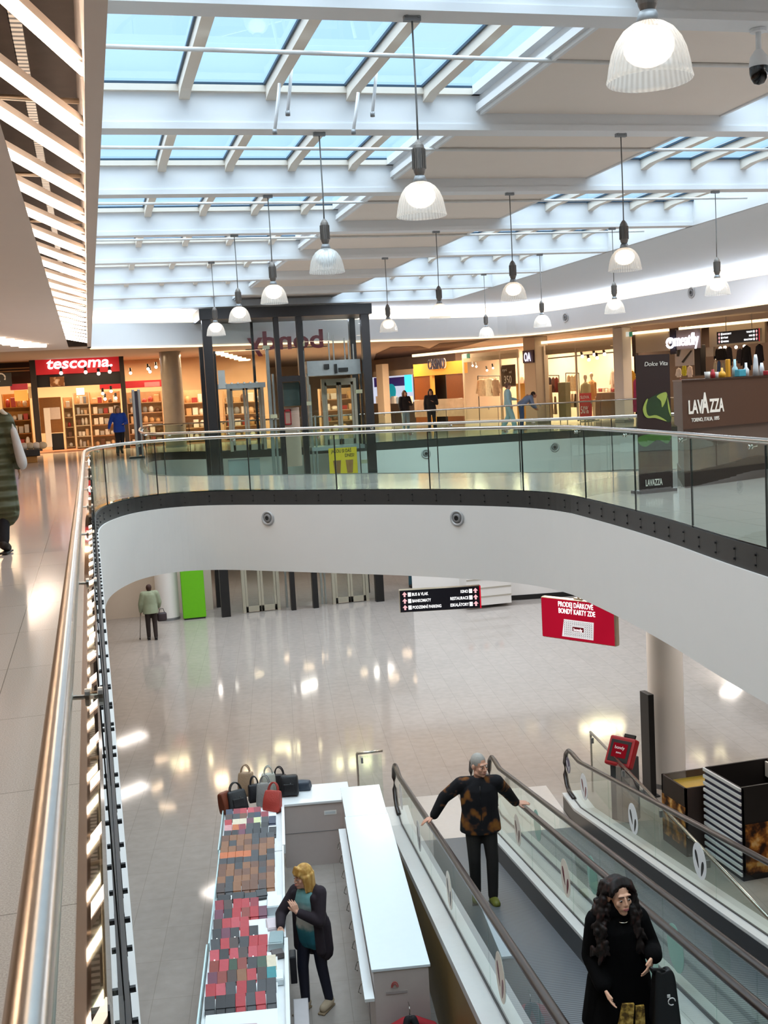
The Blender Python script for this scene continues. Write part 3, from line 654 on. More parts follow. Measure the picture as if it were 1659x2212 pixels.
# glass barriers by the landings
def barrier(label, p0, p1, h, dropped=None):
    a, b = Vector(p0), Vector(p1); d = (b-a); L = d.length; d.normalize()
    t = thing('glass_barrier', label, 'barrier', a)
    g = G(); g.tube([a+Vector((0, 0, .0)), a+Vector((0, 0, h))] , .018, 8); g.obj('post', STEEL, t, world=True)
    n = max(1, round(L/1.6))
    for i in range(n):
        q0, q1 = a+d*(L*i/n+.02), a+d*(L*(i+1)/n-.02); nn = Vector((-d.y, d.x, 0))*.005
        G().extr([q0-nn+Vector((0, 0, .06)), q1-nn+Vector((0, 0, .06)), q1-nn+Vector((0, 0, h-.05)), q0-nn+Vector((0, 0, h-.05))], nn*2).obj('glass_pane', GLASSR, t, world=True)
        G().box(q0+d*.06+Vector((0, 0, h-.12)), (.03, .05, .09), math.atan2(d.y, d.x)).obj('clamp', GREYM, t, world=True)
    G().tube([a+Vector((0, 0, h)), b+Vector((0, 0, h))], .022, 10).obj('top_rail', STEEL, t, smooth=True, world=True)
    return t
barrier('glass barrier with slim steel top rail left of the ramp landing', (3.74, 17.33, 0), (4.16, 17.3, 0), 1.05)
barrier('long glass barrier with steel rail along the right side of the ramps', RW(2.72, -.55, 0), RW(2.72, 9.5, 0), 1.02)
# ------------------------------------------------------------------ lower floor: wallet stall
O0 = Vector((.6, 10.42, 0)); KRZ = -AZ
def K(a, b, z=0): return O0 + Vv*a + U*b + Vector((0, 0, z))
KM = Matrix.Translation(O0) @ Matrix.Rotation(-AZ, 4, 'Z')
STALL = mat('stall_white', '#dfe3e4', .3, var=.02); RIM = mat('acrylic_rim', '#c8e2e4', .12, var=.03); PANEL = mat('stall_panel', '#bdb2ad', .5, var=.03)
mods = [(-1.5, 1.33, 'nearest'), (1.35, 3.88, 'middle'), (3.9, 5.5, 'farthest')]
for b0, b1, w in mods:
    t = thing('display_table', 'white display table covered with wallets, %s of three in the row' % w, 'table', K(.4, b0), KRZ, 'display tables of the wallet stall')
    j = .02 if w != 'middle' else 0
    g = G(); L = b1-b0; g.bx(-.38, .38, .03, L-.03, .06, .9); g.obj('body', PANEL, t)
    g = G(); g.rbox((0, L/2, .925), (.82, L, .05), .008); g.obj('table_top', STALL, t)
    g = G(); g.bx(-.415-j, -.40-j, 0, L, .9, 1.03); g.obj('side_rim', RIM, t)
    g = G(); g.bx(.395, .415+j, 0, L, .9, 1.02); g.obj('side_rim', STALL, t)
    g = G(); g.bx(-.34, .34, .06, L-.06, 0, .06); g.obj('plinth', DARKSTEEL, t)
    g = G(); pitch = .28 if b0 < 1 else .23; n_ = int((L-.1)/pitch)
    for i in range(n_):
        y = .06+i*pitch; g.extr([(-.36, y, .95), (-.36, y+pitch-.02, .95), (-.36, y+pitch-.02, .95+.06)], (.68, 0, 0))
    g.obj('stepped_rack', STALL, t)
# wallets: one of each kind, then copies
WC = {'black': '#232326', 'charcoal': '#38393d', 'dark brown': '#43302a', 'red': '#b32a33', 'crimson': '#8f2030', 'brick red': '#8a3324', 'tan': '#8a5a34', 'chestnut': '#6e452c', 'orange': '#c76a34', 'cream': '#ddd2b8', 'pink': '#d79a9c', 'plum': '#6a3048', 'dark green': '#2f4a34', 'teal': '#16858c', 'rose red': '#c04550', 'navy': '#27304a', 'pale yellow': '#d3d9a2'}
WPROTO = {}
def wallet(col, clasp):
    key = (col, clasp)
    m = mat('leather_'+col.replace(' ', '_'), WC[col], .42, var=.14, scale=25, bump=.15, bscale=200)
    t = thing('wallet', 'wallet', 'wallet', (0, 0, 0), 0, 'leather wallets on the stall tables')
    g = G(); g.rbox((0, .098, .014), (.096, .19, .026), .009, seg=2); g.obj('body', m, t, smooth=False)
    g = G(); g.rbox((0, .125, .031), (.098, .135, .008), .003, seg=1); g.obj('flap', m, t)
    if clasp:
        g = G(); g.box((.0, .058, .036), (.012, .03, .006)); g.obj('clasp', STEEL2, t)
    return t
def put_wallet(col, a, b, label, clasp=False, tilt=.6, z=.965, yaw=0):
    key = (col, clasp)
    if key not in WPROTO: r = WPROTO[key] = wallet(col, clasp); r['label'] = label
    else: r = dup(WPROTO[key], (0, 0, 0), 0, label)
    r.location = K(a, b, z); r.rotation_euler = (tilt, 0, KRZ+yaw)
near = ['charcoal black black red charcoal red charcoal', 'red rose charcoal red black charcoal charcoal', 'plum brick darkbrown tan red darkbrown teal', 'brick rose green brick charcoal green cream', 'rose black rose darkbrown rose red', 'charcoal red darkbrown charcoal red red', 'black plum black red black', 'darkbrown red rose red', 'plum black red brick red plum', 'crimson darkbrown red red crimson']
alias = {'rose': 'rose red', 'brick': 'brick red', 'darkbrown': 'dark brown', 'green': 'dark green', 'yellow': 'pale yellow'}
rnd = random.Random(3)
for i, row in enumerate(near):
    for j, c_ in enumerate(row.split()):
        c_ = alias.get(c_, c_)
        put_wallet(c_, .075+j*.098+rnd.uniform(-.004, .004), -.02+i*.235, '%s wallet in the red-black batch, %s row from the front, %s from left' % (c_, ORD[i], ORD[j]), clasp=(i in (4, 6) and j % 2 == 0), tilt=.55+rnd.uniform(-.05, .05), yaw=rnd.uniform(-.06, .06))
brown = ['dark brown charcoal tan chestnut chestnut dark brown tan', 'tan charcoal tan tan chestnut chestnut tan', 'chestnut tan chestnut chestnut tan charcoal chestnut', 'chestnut tan charcoal tan chestnut dark brown tan', 'charcoal charcoal black charcoal charcoal black charcoal', 'orange orange orange orange charcoal tan black', 'tan tan chestnut tan chestnut tan tan', 'tan charcoal tan chestnut charcoal chestnut tan', 'chestnut tan tan tan charcoal charcoal charcoal']
for i, row in enumerate(brown):
    ws = row.replace('dark brown', 'dark_brown').split()
    for j, c_ in enumerate(ws):
        c_ = c_.replace('_', ' ')
        put_wallet(c_, .06+j*.098+rnd.uniform(-.003, .003), 2.58+i*.185, '%s wallet in the brown batch, %s row from the front, %s from left' % (c_, ORD[i], ORD[j]), tilt=.5+rnd.uniform(-.05, .05), clasp=False)
far = ['charcoal black plum charcoal black charcoal black', 'pink orange crimson charcoal black black', 'red cream cream plum yellow charcoal navy', 'dark_brown charcoal chestnut charcoal navy crimson', 'navy crimson red rose crimson']
for i, row in enumerate(far):
    for j, c_ in enumerate(row.split()):
        c_ = alias.get(c_, c_).replace('_', ' ')
        put_wallet(c_, .075+j*.098+rnd.uniform(-.004, .004), 4.24+i*.2, '%s wallet in the colourful batch, %s row from the front, %s from left' % (c_, ORD[i], ORD[j]), clasp=(i == 0), tilt=.5, yaw=rnd.uniform(-.08, .08))
# flat black purses between the two batches
for j, (a, b, ww) in enumerate(((.1, 2.36, .15), (.27, 2.40, .14), (.42, 2.36, .14), (.55, 2.42, .13))):
    t = thing('purse', 'flat black purse with flap between the red and brown wallets, %s from left' % ORD[j], 'purse', K(a, b, .965), KRZ, 'flat black purses')
    t.rotation_euler = (.45, 0, KRZ+.1*(j-1.5))
    G().rbox((0, .06, .022), (ww, .13, .04), .014, seg=2).obj('body', mat('black_leather', '#26282b', .4, var=.15, bump=.2, bscale=120), t)
    G().rbox((0, .075, .045), (ww*1.02, .1, .012), .005).obj('flap', _M['black_leather'], t)
# handbags heaped at the far end
def bag(label, a, b, z, w, h, d, col, rz=0, tilt=0, handle=True, pocket=False):
    t = thing('handbag', label, 'handbag', K(a, b, z), KRZ+rz, 'handbags at the far end of the stall'); t.rotation_euler = (tilt, 0, KRZ+rz)
    m = mat('bag_'+col.strip('#'), col, .5, var=.15, scale=14, bump=.3, bscale=60)
    b_ = bmesh.new(); bmesh.ops.create_cube(b_, size=1); bmesh.ops.subdivide_edges(b_, edges=b_.edges[:], cuts=4, use_grid_fill=True)
    for v in b_.verts:
        k = (v.co.z+.5); f = 1-.28*k**2; bul = 1+.35*math.sin(PI*min(1, k*1.1))*(1-(2*v.co.x)**2*.6)
        v.co = Vector((v.co.x*w*(1-.12*k), v.co.y*d*f*bul, k*h)) + Vector((1, 1, 1))*(noise.noise(v.co*3+Vector((a*9, b*7, 0)))*.012)
    g = G(); g.merge(b_); o = g.obj('body', m, t, smooth=True); md = o.modifiers.new('s', 'SUBSURF'); md.levels = md.render_levels = 1
    if handle:
        for sd in (-1, 1):
            G().tube([(w*.28*math.cos(PI-q), sd*d*.22, h*.93+.13*math.sin(q)) for q in [PI*i/12 for i in range(13)]], .009, 8).obj('handle', m, t, smooth=True)
    if pocket:
        G().rbox((0, -d*.58, h*.42), (w*.55, .03, h*.4), .01).obj('pocket', m, t); G().box((.03, -d*.61, h*.6), (.012, .01, .05)).obj('zip_tag', STEEL2, t)
bag('big black handbag with straps at the far left end of the table', .18, 5.42, .96, .30, .30, .15, '#17181a', .35, -.25, True, True)
bag('rust brown leather handbag edge at the far left corner of the table', .03, 5.4, .96, .2, .30, .12, '#6b3018', .9, -.2, False)
bag('beige tall handbag behind the black handbag', .28, 6.05, .95, .24, .36, .13, '#a2876c', -.2, -.1, True)
bag('small black and white patterned bag between beige and grey bags', .42, 5.78, .95, .2, .26, .12, '#1b1b1f', .2, -.1, True)
bag('light grey handbag in the middle of the heap', .56, 5.55, .95, .24, .34, .13, '#8f8f8c', -.3, -.15, True)
bag('off-white handbag at the back of the heap', .62, 6.12, .95, .22, .3, .12, '#b9b8ac', .1, 0, True)
bag('black and red bag at the back right of the heap', .78, 6.15, .95, .24, .26, .12, '#201a1c', -.2, 0, True)
bag('coral red handbag leaning at the right front of the heap', .66, 5.28, .96, .26, .30, .12, '#a83a30', -.35, -.35, True)
bag('black backpack with silver zip tags on the end counter', .92, 5.9, .96, .28, .3, .16, '#141518', -.1, -.1, False, True)
bag('dark blue small bag lying on the end counter', 1.12, 6.12, .96, .26, .14, .14, '#333b48', -.2, .2, False)
# end counter
t = thing('end_counter', 'white counter closing the far end of the wallet stall', 'counter', K(1.28, 5.93), KRZ)
g = G(); g.bx(-.47, .5, -.36, .36, 0, .92); g.obj('body', PANEL, t); g = G(); g.rbox((0.02, 0, .935), (1.0, .76, .04), .008); g.obj('counter_top', STALL, t)
G().bx(.12, .30, -.366, -.36, .74, .80).obj('socket_plate', mat('socket_plate', '#e9eae6', .4, var=.02), t); G().bx(.135, .285, -.368, -.366, .752, .788).obj('socket_insert', mat('socket_grey', '#c7cfd2', .4), t)
G().bx(-.47, .5, -.365, -.36, .5, .506).obj('panel_joint', GREYM, t)
# tall white cabinet
t = thing('storage_cabinet', 'long white storage cabinet with glossy top between the stall and the ramp', 'cabinet', K(1.93, .12), KRZ)
L = 5.25
g = G(); g.bx(-.27, .27, .01, L, 0, 1.17); g.obj('body', PANEL, t)
g = G(); g.rbox((0.0, L*.39, 1.185), (.58, L*.78, .03), .005); g.rbox((-.0, L*.89, 1.185), (.56, L*.218, .03), .005); g.obj('cabinet_top', mat('glossy_white_top', '#dbe5ea', .22, var=.02), t)
g = G(); g.bx(-.375, -.28, -.1, 4.3, .93, .96); g.obj('side_ledge', STALL, t)
for i in range(9):
    y = .25+i*.46; G().tube([(-.37, y, .955), (-.40, y, .90), (-.415, y, .85), (-.39, y, .83)], .006, 6).obj('hook', STEEL, t, smooth=True)
for y in (1.0, 2.05, 3.1, 4.15): G().bx(-.275, -.27, y, y+.012, .05, .92).obj('door_gap', GREYM, t)
g = G()
for s_, rr in ((.02, .034), (0, .022)):
    g.tube([(rr*math.cos(q)-.07, -.003, 1.0+rr*1.6*math.sin(q)) for q in [PI*i/10 for i in range(11)]], .004, 6)
g.obj('emblem', mat('emblem_red', '#b8302c', .5), t); G().bx(-.16, .05, .003, .006, .93, .955).obj('caption_strip', mat('faint_grey', '#a39a97', .6), t)
# jacket on a hanger at the front of the cabinet
t = thing('hung_jacket', 'red and black jacket on a hanger at the front end of the cabinet', 'jacket', K(1.98, .0, .83), KRZ)
G().tube([(0, .09, .02), (0, .05, .03), (0, -.02, .03), (.0, -.04, .0), (0, -.02, -.03), (0, -.02, -.07)], .005, 6).obj('hanger_hook', STEEL, t, smooth=True)
g = G(); g.tube([(-.2, -.02, -.16), (-.1, -.02, -.1), (0, -.02, -.06), (.1, -.02, -.1), (.2, -.02, -.16)], .012, 8); g.obj('hanger', BLACK, t, smooth=True)
g = G()
for sd in (-1, 1):
    g.cap((sd*.05, -.03, -.12), (sd*.2, -.03, -.2), .06, .065); g.cap((sd*.2, -.03, -.2), (sd*.28, -.05, -.6), .07, .05); g.cap((sd*.1, -.03, -.22), (sd*.1, -.03, -.62), .11, .12, sq=((0, 1, 0), .55))
put('shell', remesh(g, .012), mat('jacket_red', '#9c1a26', .7, var=.12, scale=20), t)
g = G()
for sd in (-1, 1): g.cap((sd*.03, -.06, -.07), (sd*.075, -.1, -.2), .035, .04); g.cap((sd*.075, -.11, -.2), (sd*.05, -.12, -.6), .04, .03)
put('collar', remesh(g, .01), mat('jacket_black', '#141216', .8, var=.2), t)
# counter-side clutter on the right strip of the tables
def crate(name, label, cat, a, b, z, d, col, rz=0, lid=None, grp=None):
    t = thing(name, label, cat, K(a, b, z), KRZ+rz, grp); G().rbox((0, 0, d[2]/2), d, .006).obj('body', mat('card_'+col.strip('#'), col, .45, var=.05), t)
    G().rbox((0, 0, d[2]+.004), (d[0]*.92, d[1]*.92, .008), .003).obj('lid', mat('card_'+(lid or col).strip('#')+'l', lid or col, .3, var=.05), t)
crate('showcase_box', 'clear white showcase box with bright reflections on the table', 'box', .70, 2.12, .96, (.18, .30, .12), '#cfdde2', 0, '#e8f0f2')
crate('paper_bag_pile', 'pile of pale shopping paper on the table beside the blonde woman', 'paper', .70, 1.70, .96, (.19, .26, .06), '#d8ccd2', .1)
crate('cash_box', 'light grey cash box on the right strip of the table', 'box', .71, 1.32, .96, (.15, .28, .08), '#b6c9cc', -.05, '#8fa6aa')
crate('card_terminal', 'dark card terminal on the right strip of the table', 'terminal', .72, 1.05, .96, (.13, .12, .05), '#554e4c', .2)
crate('white_box', 'small white box shining under the light on the table', 'box', .72, .55, .96, (.12, .2, .06), '#e3ecef', 0)
crate('leaflet_rack', 'striped leaflet pad on the front edge of the nearest table', 'leaflets', .42, -.3, .955, (.22, .12, .03), '#d6c6c4', -.1, '#b59aa5')
crate('parcel', 'grey wrapped parcel on the floor by the blonde woman', 'parcel', .93, .75, 0, (.16, .8, .42), '#a9a3a3', 0, '#b8b2b2')
crate('black_bag_bundle', 'black bundle hanging under the inner table edge', 'bundle', .87, 1.55, .42, (.07, .18, .3), '#1f1e24', 0)
# ------------------------------------------------------------------ lower floor, right side
def column(label, p, r, h, m, z=0):
    t = thing('round_column', label, 'column', (p[0], p[1], z)); G().lathe([(r, 0), (r, h)], n=40).obj('shaft', m, t, smooth=True); G().lathe([(r+.008, 0), (r+.008, .08)], n=40).obj('base_ring', GREYM, t, smooth=True)
    return t
column('white round column under the bridge on the right', (8.92, 16.75), .29, GC, WHITE)
column('white round column on the lower floor beside the green panel', (1.98, 36.4), .36, GC, WHITE)
t = thing('black_standee', 'narrow black standee leaning by the white round column', 'standee', (8.42, 16.45, 0)); G().rbox((0, 0, .86), (.10, .3, 1.7), .01).obj('board', BLACKM, t); G().rbox((0, 0, .012), (.2, .36, .024), .006).obj('foot', BLACK, t)
q = pz(1332, 1606, 1.22)
t = thing('info_terminal', 'red and black self-service terminal with slanted screen behind the glass barrier', 'terminal', (q.x+.12, q.y, 0), -1.05)
G().rbox((0, .0, .5), (.34, .3, 1.0), .02).obj('pedestal', mat('terminal_grey', '#3a3a3c', .5), t)
hm = Matrix.Translation((0, -.06, 1.08)) @ Matrix.Rotation(-.5, 4, 'X')
G().rbox((0, 0, 0), (.46, .14, .46), .03, m=hm).obj('head', mat('terminal_red', '#a5161f', .4), t)
G().rbox((0, -.073, .0), (.36, .01, .34), .01, m=hm).obj('bezel', BLACK, t)
sc = G().rbox((0, -.08, .01), (.26, .006, .22), .004, m=hm).obj('screen', glow('terminal_screen', '#8a1420', .5), t)
RXm = hm.to_3x3(); wq = wm(t) @ hm
def lay(mtx, x, z, y): return mtx @ Vector((x, y, z))
text('bondy', .05, mat('print_white', '#e8e6e4', .5, var=.02), t, lay(wq, 0, .03, -.085), (wq.to_3x3() @ Vector((1, 0, 0))), (wq.to_3x3() @ Vector((0, 0, 1))))
text('zona', .035, _M['print_white'], t, lay(wq, 0, -.04, -.085), (wq.to_3x3() @ Vector((1, 0, 0))), (wq.to_3x3() @ Vector((0, 0, 1))))
G().rbox((.05, .04, .27), (.2, .04, .06), .01, m=hm).obj('scanner', BLACK, t)
# bakery stall
t = thing('pastry_counter', 'low dark counter with golden inside left of the striped panel', 'counter', (8.14, 14.34, 0))
g = G()
for b_ in ((-.42, -.39, -.33, .36, 0, 1.0), (.36, .39, -.33, .36, 0, 1.0), (-.42, .39, .33, .36, 0, 1.0), (-.42, .39, -.33, -.30, 0, 1.0)): g.bx(*b_)
g.obj('body', mat('dark_wood', '#33231c', .5, var=.2, scale=6), t); G().bx(-.39, .36, -.30, .33, .86, .90).obj('inner_tray', mat('golden_tray', '#c29a3e', .4, .2, var=.1), t)
G().bx(-.39, .36, .05, .33, .985, 1.005).obj('glass_top', GLASSR, t)
PAST = patches('pastry_print', ('#2a160c', '#8a5220', '#c98a3c', '#e0b878'), 7, .5, (.40, .52), 4)
G().bx(-.428, -.42, -.32, .35, .12, .72).obj('pastry_picture', PAST, t)
t = thing('stall_tower', 'black stall block with white slatted side and open top', 'stall', (8.75, 13.49, 0))
g = G()
for b_ in ((-.74, 1.5, -.46, -.43, 0, 1.3), (1.47, 1.5, -.46, .43, 0, 1.3), (-.74, 1.5, .43, .46, 0, 1.3), (-.74, -.71, -.46, .46, 0, 1.28)): g.bx(*b_)
g.bx(-.7, 1.47, -.43, .43, .85, .88); g.obj('body', mat('stall_black', '#141010', .5, var=.15), t)
for i in range(13): G().rbox((-.765, .0, 1.27-i*.098), (.025, .95, .05), .008).obj('slat', STALL, t)
g = G(); g.bx(-.752, -.742, -.46, .46, .05, 1.29); g.obj('slat_back', mat('navy_board', '#23233a', .5), t)
G().bx(.22, 1.46, -.42, .42, 1.27, 1.30).obj('brown_top', mat('brown_top', '#4a3326', .5, var=.1), t)
G().rbox((.18, .0, 1.17), (.03, .8, .22), .006).obj('drawer_front', STALL, t); G().lathe([(.0, 0), (.05, 0), (.05, .02), (0, .02)], n=20, m=Matrix.Translation((.16, -.05, 1.2)) @ Matrix.Rotation(-PI/2, 4, 'Y')).obj('drawer_knob', BLACK, t)
G().bx(-.70, .9, -.47, -.46, .08, .78).obj('pastry_picture', PAST, t)
# hanging signs
t = thing('hanging_sign', 'red hanging gift card sign below the bridge, right of the black sign', 'sign', (7.83, 17.75, 3.67))
a = py(1168, 1287, 17.9); b = py(1329, 1306, 16.6); c_ = py(1170, 1376, 17.9); d_ = py(1329, 1398, 16.6)
hgt = (a.z-c_.z+b.z-d_.z)/2; mid = (a+b+c_+d_)/4; rv = Vector((b.x-a.x, b.y-a.y, 0)); wd = rv.length; rv.normalize(); nv = Vector((rv.y, -rv.x, 0)); rz_ = math.atan2(rv.y, rv.x)
SIGNRED = mat('sign_red', '#a3122a', .35, var=.03); SIGNBEIGE = mat('sign_case', '#c3b49c', .4, .2)
G().rbox(mid-nv*.06, (wd, .12, hgt), .03, rz_).obj('case', SIGNBEIGE, t, world=True)
G().rbox(mid+nv*.002, (wd*.97, .006, hgt*.95), .002, rz_).obj('face', glow('sign_red_lit', '#a3122a', .75), t, world=True)
WL = glow('letter_white', '#ffffff', 1.0)
org = mid + nv*.006
text('PRODEJ DÁRKOVÉ', .085, WL, t, org+Vector((0, 0, hgt*.31))-rv*.02, rv, bold=.012, width=wd*.47)
text('BONDY KARTY ZDE', .085, WL, t, org+Vector((0, 0, hgt*.15))-rv*.0, rv, bold=.012, width=wd*.49)
cw, ch = wd*.42, hgt*.42; cc = org + Vector((0, 0, -hgt*.2)) + rv*.02
pts = [cc+rv*x+Vector((0, 0, z)) for x, z in ((-cw*.53, -ch*.5), (cw*.47, -ch*.5), (cw*.5, ch*.5), (-cw*.45, ch*.5))]
G().extr(pts, nv*.004).obj('gift_card', glow('card_lit', '#d9d6d6', .8), t, world=True)
g = G()
for i in range(7):
    for j in range(14):
        p = cc+rv*((j-6.5)*cw*.066)+Vector((0, 0, (i-3)*ch*.125))+nv*.0045
        if abs(i-3) < 2 and abs(j-6.5) < 3.2: continue
        g.tube([p+rv*.012*math.cos(q)+Vector((0, 0, .017*math.sin(q))) for q in [2*PI*k/8 for k in range(8)]], .0028, 4)
g.obj('card_pattern', mat('card_grey', '#8f8b8d', .5), t, world=True)
G().extr([cc+nv*.005+rv*x+Vector((0, 0, z)) for x, z in ((-cw*.18, -ch*.13), (cw*.18, -ch*.13), (cw*.18, ch*.13), (-cw*.18, ch*.13))], nv*.002).obj('card_badge', SIGNRED, t, world=True)
text('bondy', .05, WL, t, cc+nv*.008+Vector((0, 0, -.03)), rv)
G().tube([mid+Vector((0, 0, hgt/2))-nv*.06, Vector((mid.x, mid.y, GC))-nv*.06], .022, 8).obj('hanger_rod', SIGNBEIGE, t, world=True); G().box(mid+Vector((0, 0, hgt/2+.012))-nv*.06, (.16, .06, .025), rz_).obj('rod_foot', SIGNBEIGE, t, world=True)
def wayfinder(label, a, b, c_, d_, left, right, rods=None, thick=.12):
    hgt = (a.z-c_.z+b.z-d_.z)/2; mid = (a+b+c_+d_)/4; rv = Vector((b.x-a.x, b.y-a.y, 0)); wd = rv.length; rv.normalize(); nv = Vector((rv.y, -rv.x, 0)); rz_ = math.atan2(rv.y, rv.x)
    t = thing('direction_sign', label, 'sign', mid)
    G().rbox(mid-nv*thick/2, (wd, thick, hgt), .008, rz_).obj('case', SIGNBEIGE, t, world=True)
    G().box(mid+nv*.003, (wd*.985, .006, hgt*.96), rz_).obj('face', mat('sign_black', '#18131d', .35, var=.1), t, world=True)
    G().box(mid+nv*.004+rv*(wd*.492), (.022, .008, hgt), rz_).obj('red_edge', glow('edge_red', '#c2182c', .8), t, world=True)
    PK = glow('arrow_pink', '#f3b0b4', .9); RD = glow('letter_white', '#ffffff', 1.0)
    n_ = 3
    for sd, rows in ((-1, left), (1, right)):
        for i, s_ in enumerate(rows):
            zc = hgt*(.29-.29*i); base = mid + nv*.007 + Vector((0, 0, zc)); q = base + rv*(sd*wd*.435); r_ = hgt*.1
            G().extr([q+rv*x+Vector((0, 0, z)) for x, z in ((0, r_*1.25), (r_*1.1, 0), (r_*.4, 0), (r_*.4, -r_), (-r_*.4, -r_), (-r_*.4, 0), (-r_*1.1, 0))], nv*.003).obj('arrow', PK, t, world=True)
            q2 = base + rv*(sd*wd*.375)
            G().extr([q2+rv*x+Vector((0, 0, z)) for x, z in ((-r_*.7, -r_*.9), (r_*.7, -r_*.9), (r_*.7, r_*.9), (-r_*.7, r_*.9))], nv*.003).obj('pictogram', RD, t, world=True)
            text(s_, hgt*.13, RD, t, base+rv*(sd*wd*.345)-Vector((0, 0, hgt*.065)), rv, align='LEFT' if sd < 0 else 'RIGHT', bold=.015, sx=.72)
    if rods:
        for k in rods: G().tube([mid+rv*(k*wd)-nv*thick/2+Vector((0, 0, hgt/2)), mid+rv*(k*wd)-nv*thick/2+Vector((0, 0, hgt/2+.5))], .014, 8).obj('hanger_rod', SIGNBEIGE, t, world=True)
    return t
wayfinder('black direction sign with pink arrows hanging below the bridge', py(862, 1276, 18.0), py(1038, 1264, 17.7), py(866, 1326, 18.0), py(1038, 1311, 17.7), ['BUS & VLAK', 'BANKOMATY', 'PODZEMNÍ PARKING'], ['KINO', 'RESTAURACE', 'ESKALÁTORY'], None)
# lower floor, far side
t = thing('green_panel', 'bright green freestanding panel beside the lower white column', 'panel', (2.77, 36.0, 0)); G().rbox((0, 0, 1.12), (.72, .22, 2.16), .02).obj('board', mat('lime_green', '#63b404', .45, var=.04), t); G().bx(-.33, .33, -.1, .1, 0, .05).obj('foot', BLACK, t)
g = G(); g.box((-.22, -.125, 2.0), (.05, .03, .03)); g.box((.22, -.125, 2.0), (.05, .03, .03)); g.obj('latch', BLACK, t)
t = thing('shop_counter', 'white slatted shop counter by the lower curved wall', 'counter', (11.55, 33.2, 0))
g = G(); g.bx(-.7, .75, -.35, .35, .1, 1.12); g.obj('body', WHITE, t)
for z in (.35, .62, .9): G().bx(-.7, .75, -.36, -.35, z, z+.04).obj('groove', mat('groove_beige', '#a9a294', .6), t)
for i in range(7): tag(G().rbox((0, 0, .1), (.12, .1, .2), .02).obj('carton', mat('carton_%d' % (i % 3), ['#c97b5c', '#e3e1d8', '#8d8f90'][i % 3], .5), loc=(11.0+i*.17, 33.15, 1.12)), 'small carton on the white slatted counter, %s from left' % ORD[i], 'carton', 'cartons on the lower counter')
# ------------------------------------------------------------------ glass lift shaft in the far void
LY = 35.8
t = thing('lift_shaft', 'black steel and glass lift shaft with two bays standing in the far void', 'lift shaft', (6.3, LY, 0))
def pxX(x, y, Y=LY): return py(x, y, Y).x
POSTS = [(pxX(452, 800), .28), (pxX(605, 850), .15), (pxX(651, 800), .17), (pxX(793, 800), .27)]
for X, w in POSTS: G().bx(X-w/2, X+w/2, LY-.1, LY+.1, 0, 9.35).obj('post', BLACKM, t, world=True)
for X, w in (POSTS[0], POSTS[3]): G().bx(X-.1, X+.1, LY+1.75, LY+1.95, 0, 9.35).obj('rear_post', BLACKM, t, world=True)
G().bx(pxX(560, 700)-.04, pxX(560, 700)+.04, LY+1.7, LY+1.8, FZ, 9.35).obj('rear_post', BLACKM, t, world=True); G().bx(pxX(672, 700)-.05, pxX(672, 700)+.05, LY+1.7, LY+1.8, FZ, 9.35).obj('rear_post', BLACKM, t, world=True)
xl, xr = POSTS[0][0]-.16, POSTS[3][0]+.18
g = G(); g.bx(xl-.05, xr+.05, LY-.15, LY+2.0, 9.35, 9.68); g.obj('top_frame', BLACKM, t, world=True)
g = G(); g.bx(POSTS[1][0], POSTS[2][0], LY-.08, LY+.08, 7.32, 7.5); g.bx(POSTS[1][0], POSTS[2][0], LY-.08, LY+.08, 4.2, 4.35); g.obj('cross_beam', BLACKM, t, world=True)
for a, b in ((0, 1), (1, 2), (2, 3)):
    for z0, z1 in ((.1, 3.2), (3.22, 6.3), (6.32, 9.34)): G().bx(POSTS[a][0]+.1, POSTS[b][0]-.1, LY-.02, LY, z0, z1).obj('glass_pane', GLASS2, t, world=True)
G().bx(POSTS[1][0]+.05, POSTS[2][0]-.05, LY+.3, LY+.34, 6.55, 7.3).obj('dark_panel', mat('dark_green_panel', '#3b4a46', .3, var=.1), t, world=True)
G().bx(POSTS[1][0]+.12, POSTS[2][0]-.06, LY+.5, LY+.54, 4.6, 6.5).obj('pink_panel', mat('pale_pink_panel', '#cfae9c', .6), t, world=True)
g = G(); X = pxX(627, 900)
for b_ in ((-.11, -.08), (.08, .11)): g.bx(X+b_[0], X+b_[1], LY+.44, LY+.48, 5.95, 6.45)
g.bx(X-.11, X+.11, LY+.44, LY+.48, 5.95, 5.99); g.bx(X-.11, X+.11, LY+.44, LY+.48, 6.38, 6.45); g.obj('red_frame_notice', mat('notice_red', '#b3202a', .5), t, world=True)
for x, z0, z1, r in ((588, 2.0, 8.5, .05), (597, 0, 7.6, .03), (665, 3.9, 8.3, .045), (676, 0, 7.2, .03), (684, 0, 6.2, .025), (801, 4.6, 7.6, .03), (473, 4, 8.4, .035)):
    X = pxX(x, 850); G().bx(X-r, X+r, LY+.5, LY+.6, z0, z1).obj('guide_rail', mat('silver_rail', '#a9aaa8', .35, .7) if x != 473 else BLACKM, t, world=True)
for x, z in ((583, 8.45), (660, 8.5), (590, 6.25), (667, 6.6), (592, 4.3), (780, 6.9), (783, 4.6)):
    X = pxX(x, 800); G().box((X, LY+.5, z), (.22, .12, .12)).obj('rail_clip', mat('cream_clip', '#c9c2a2', .5), t, world=True)
BEIGE = mat('door_frame_beige', '#b9ab9a', .45, .2, var=.04)
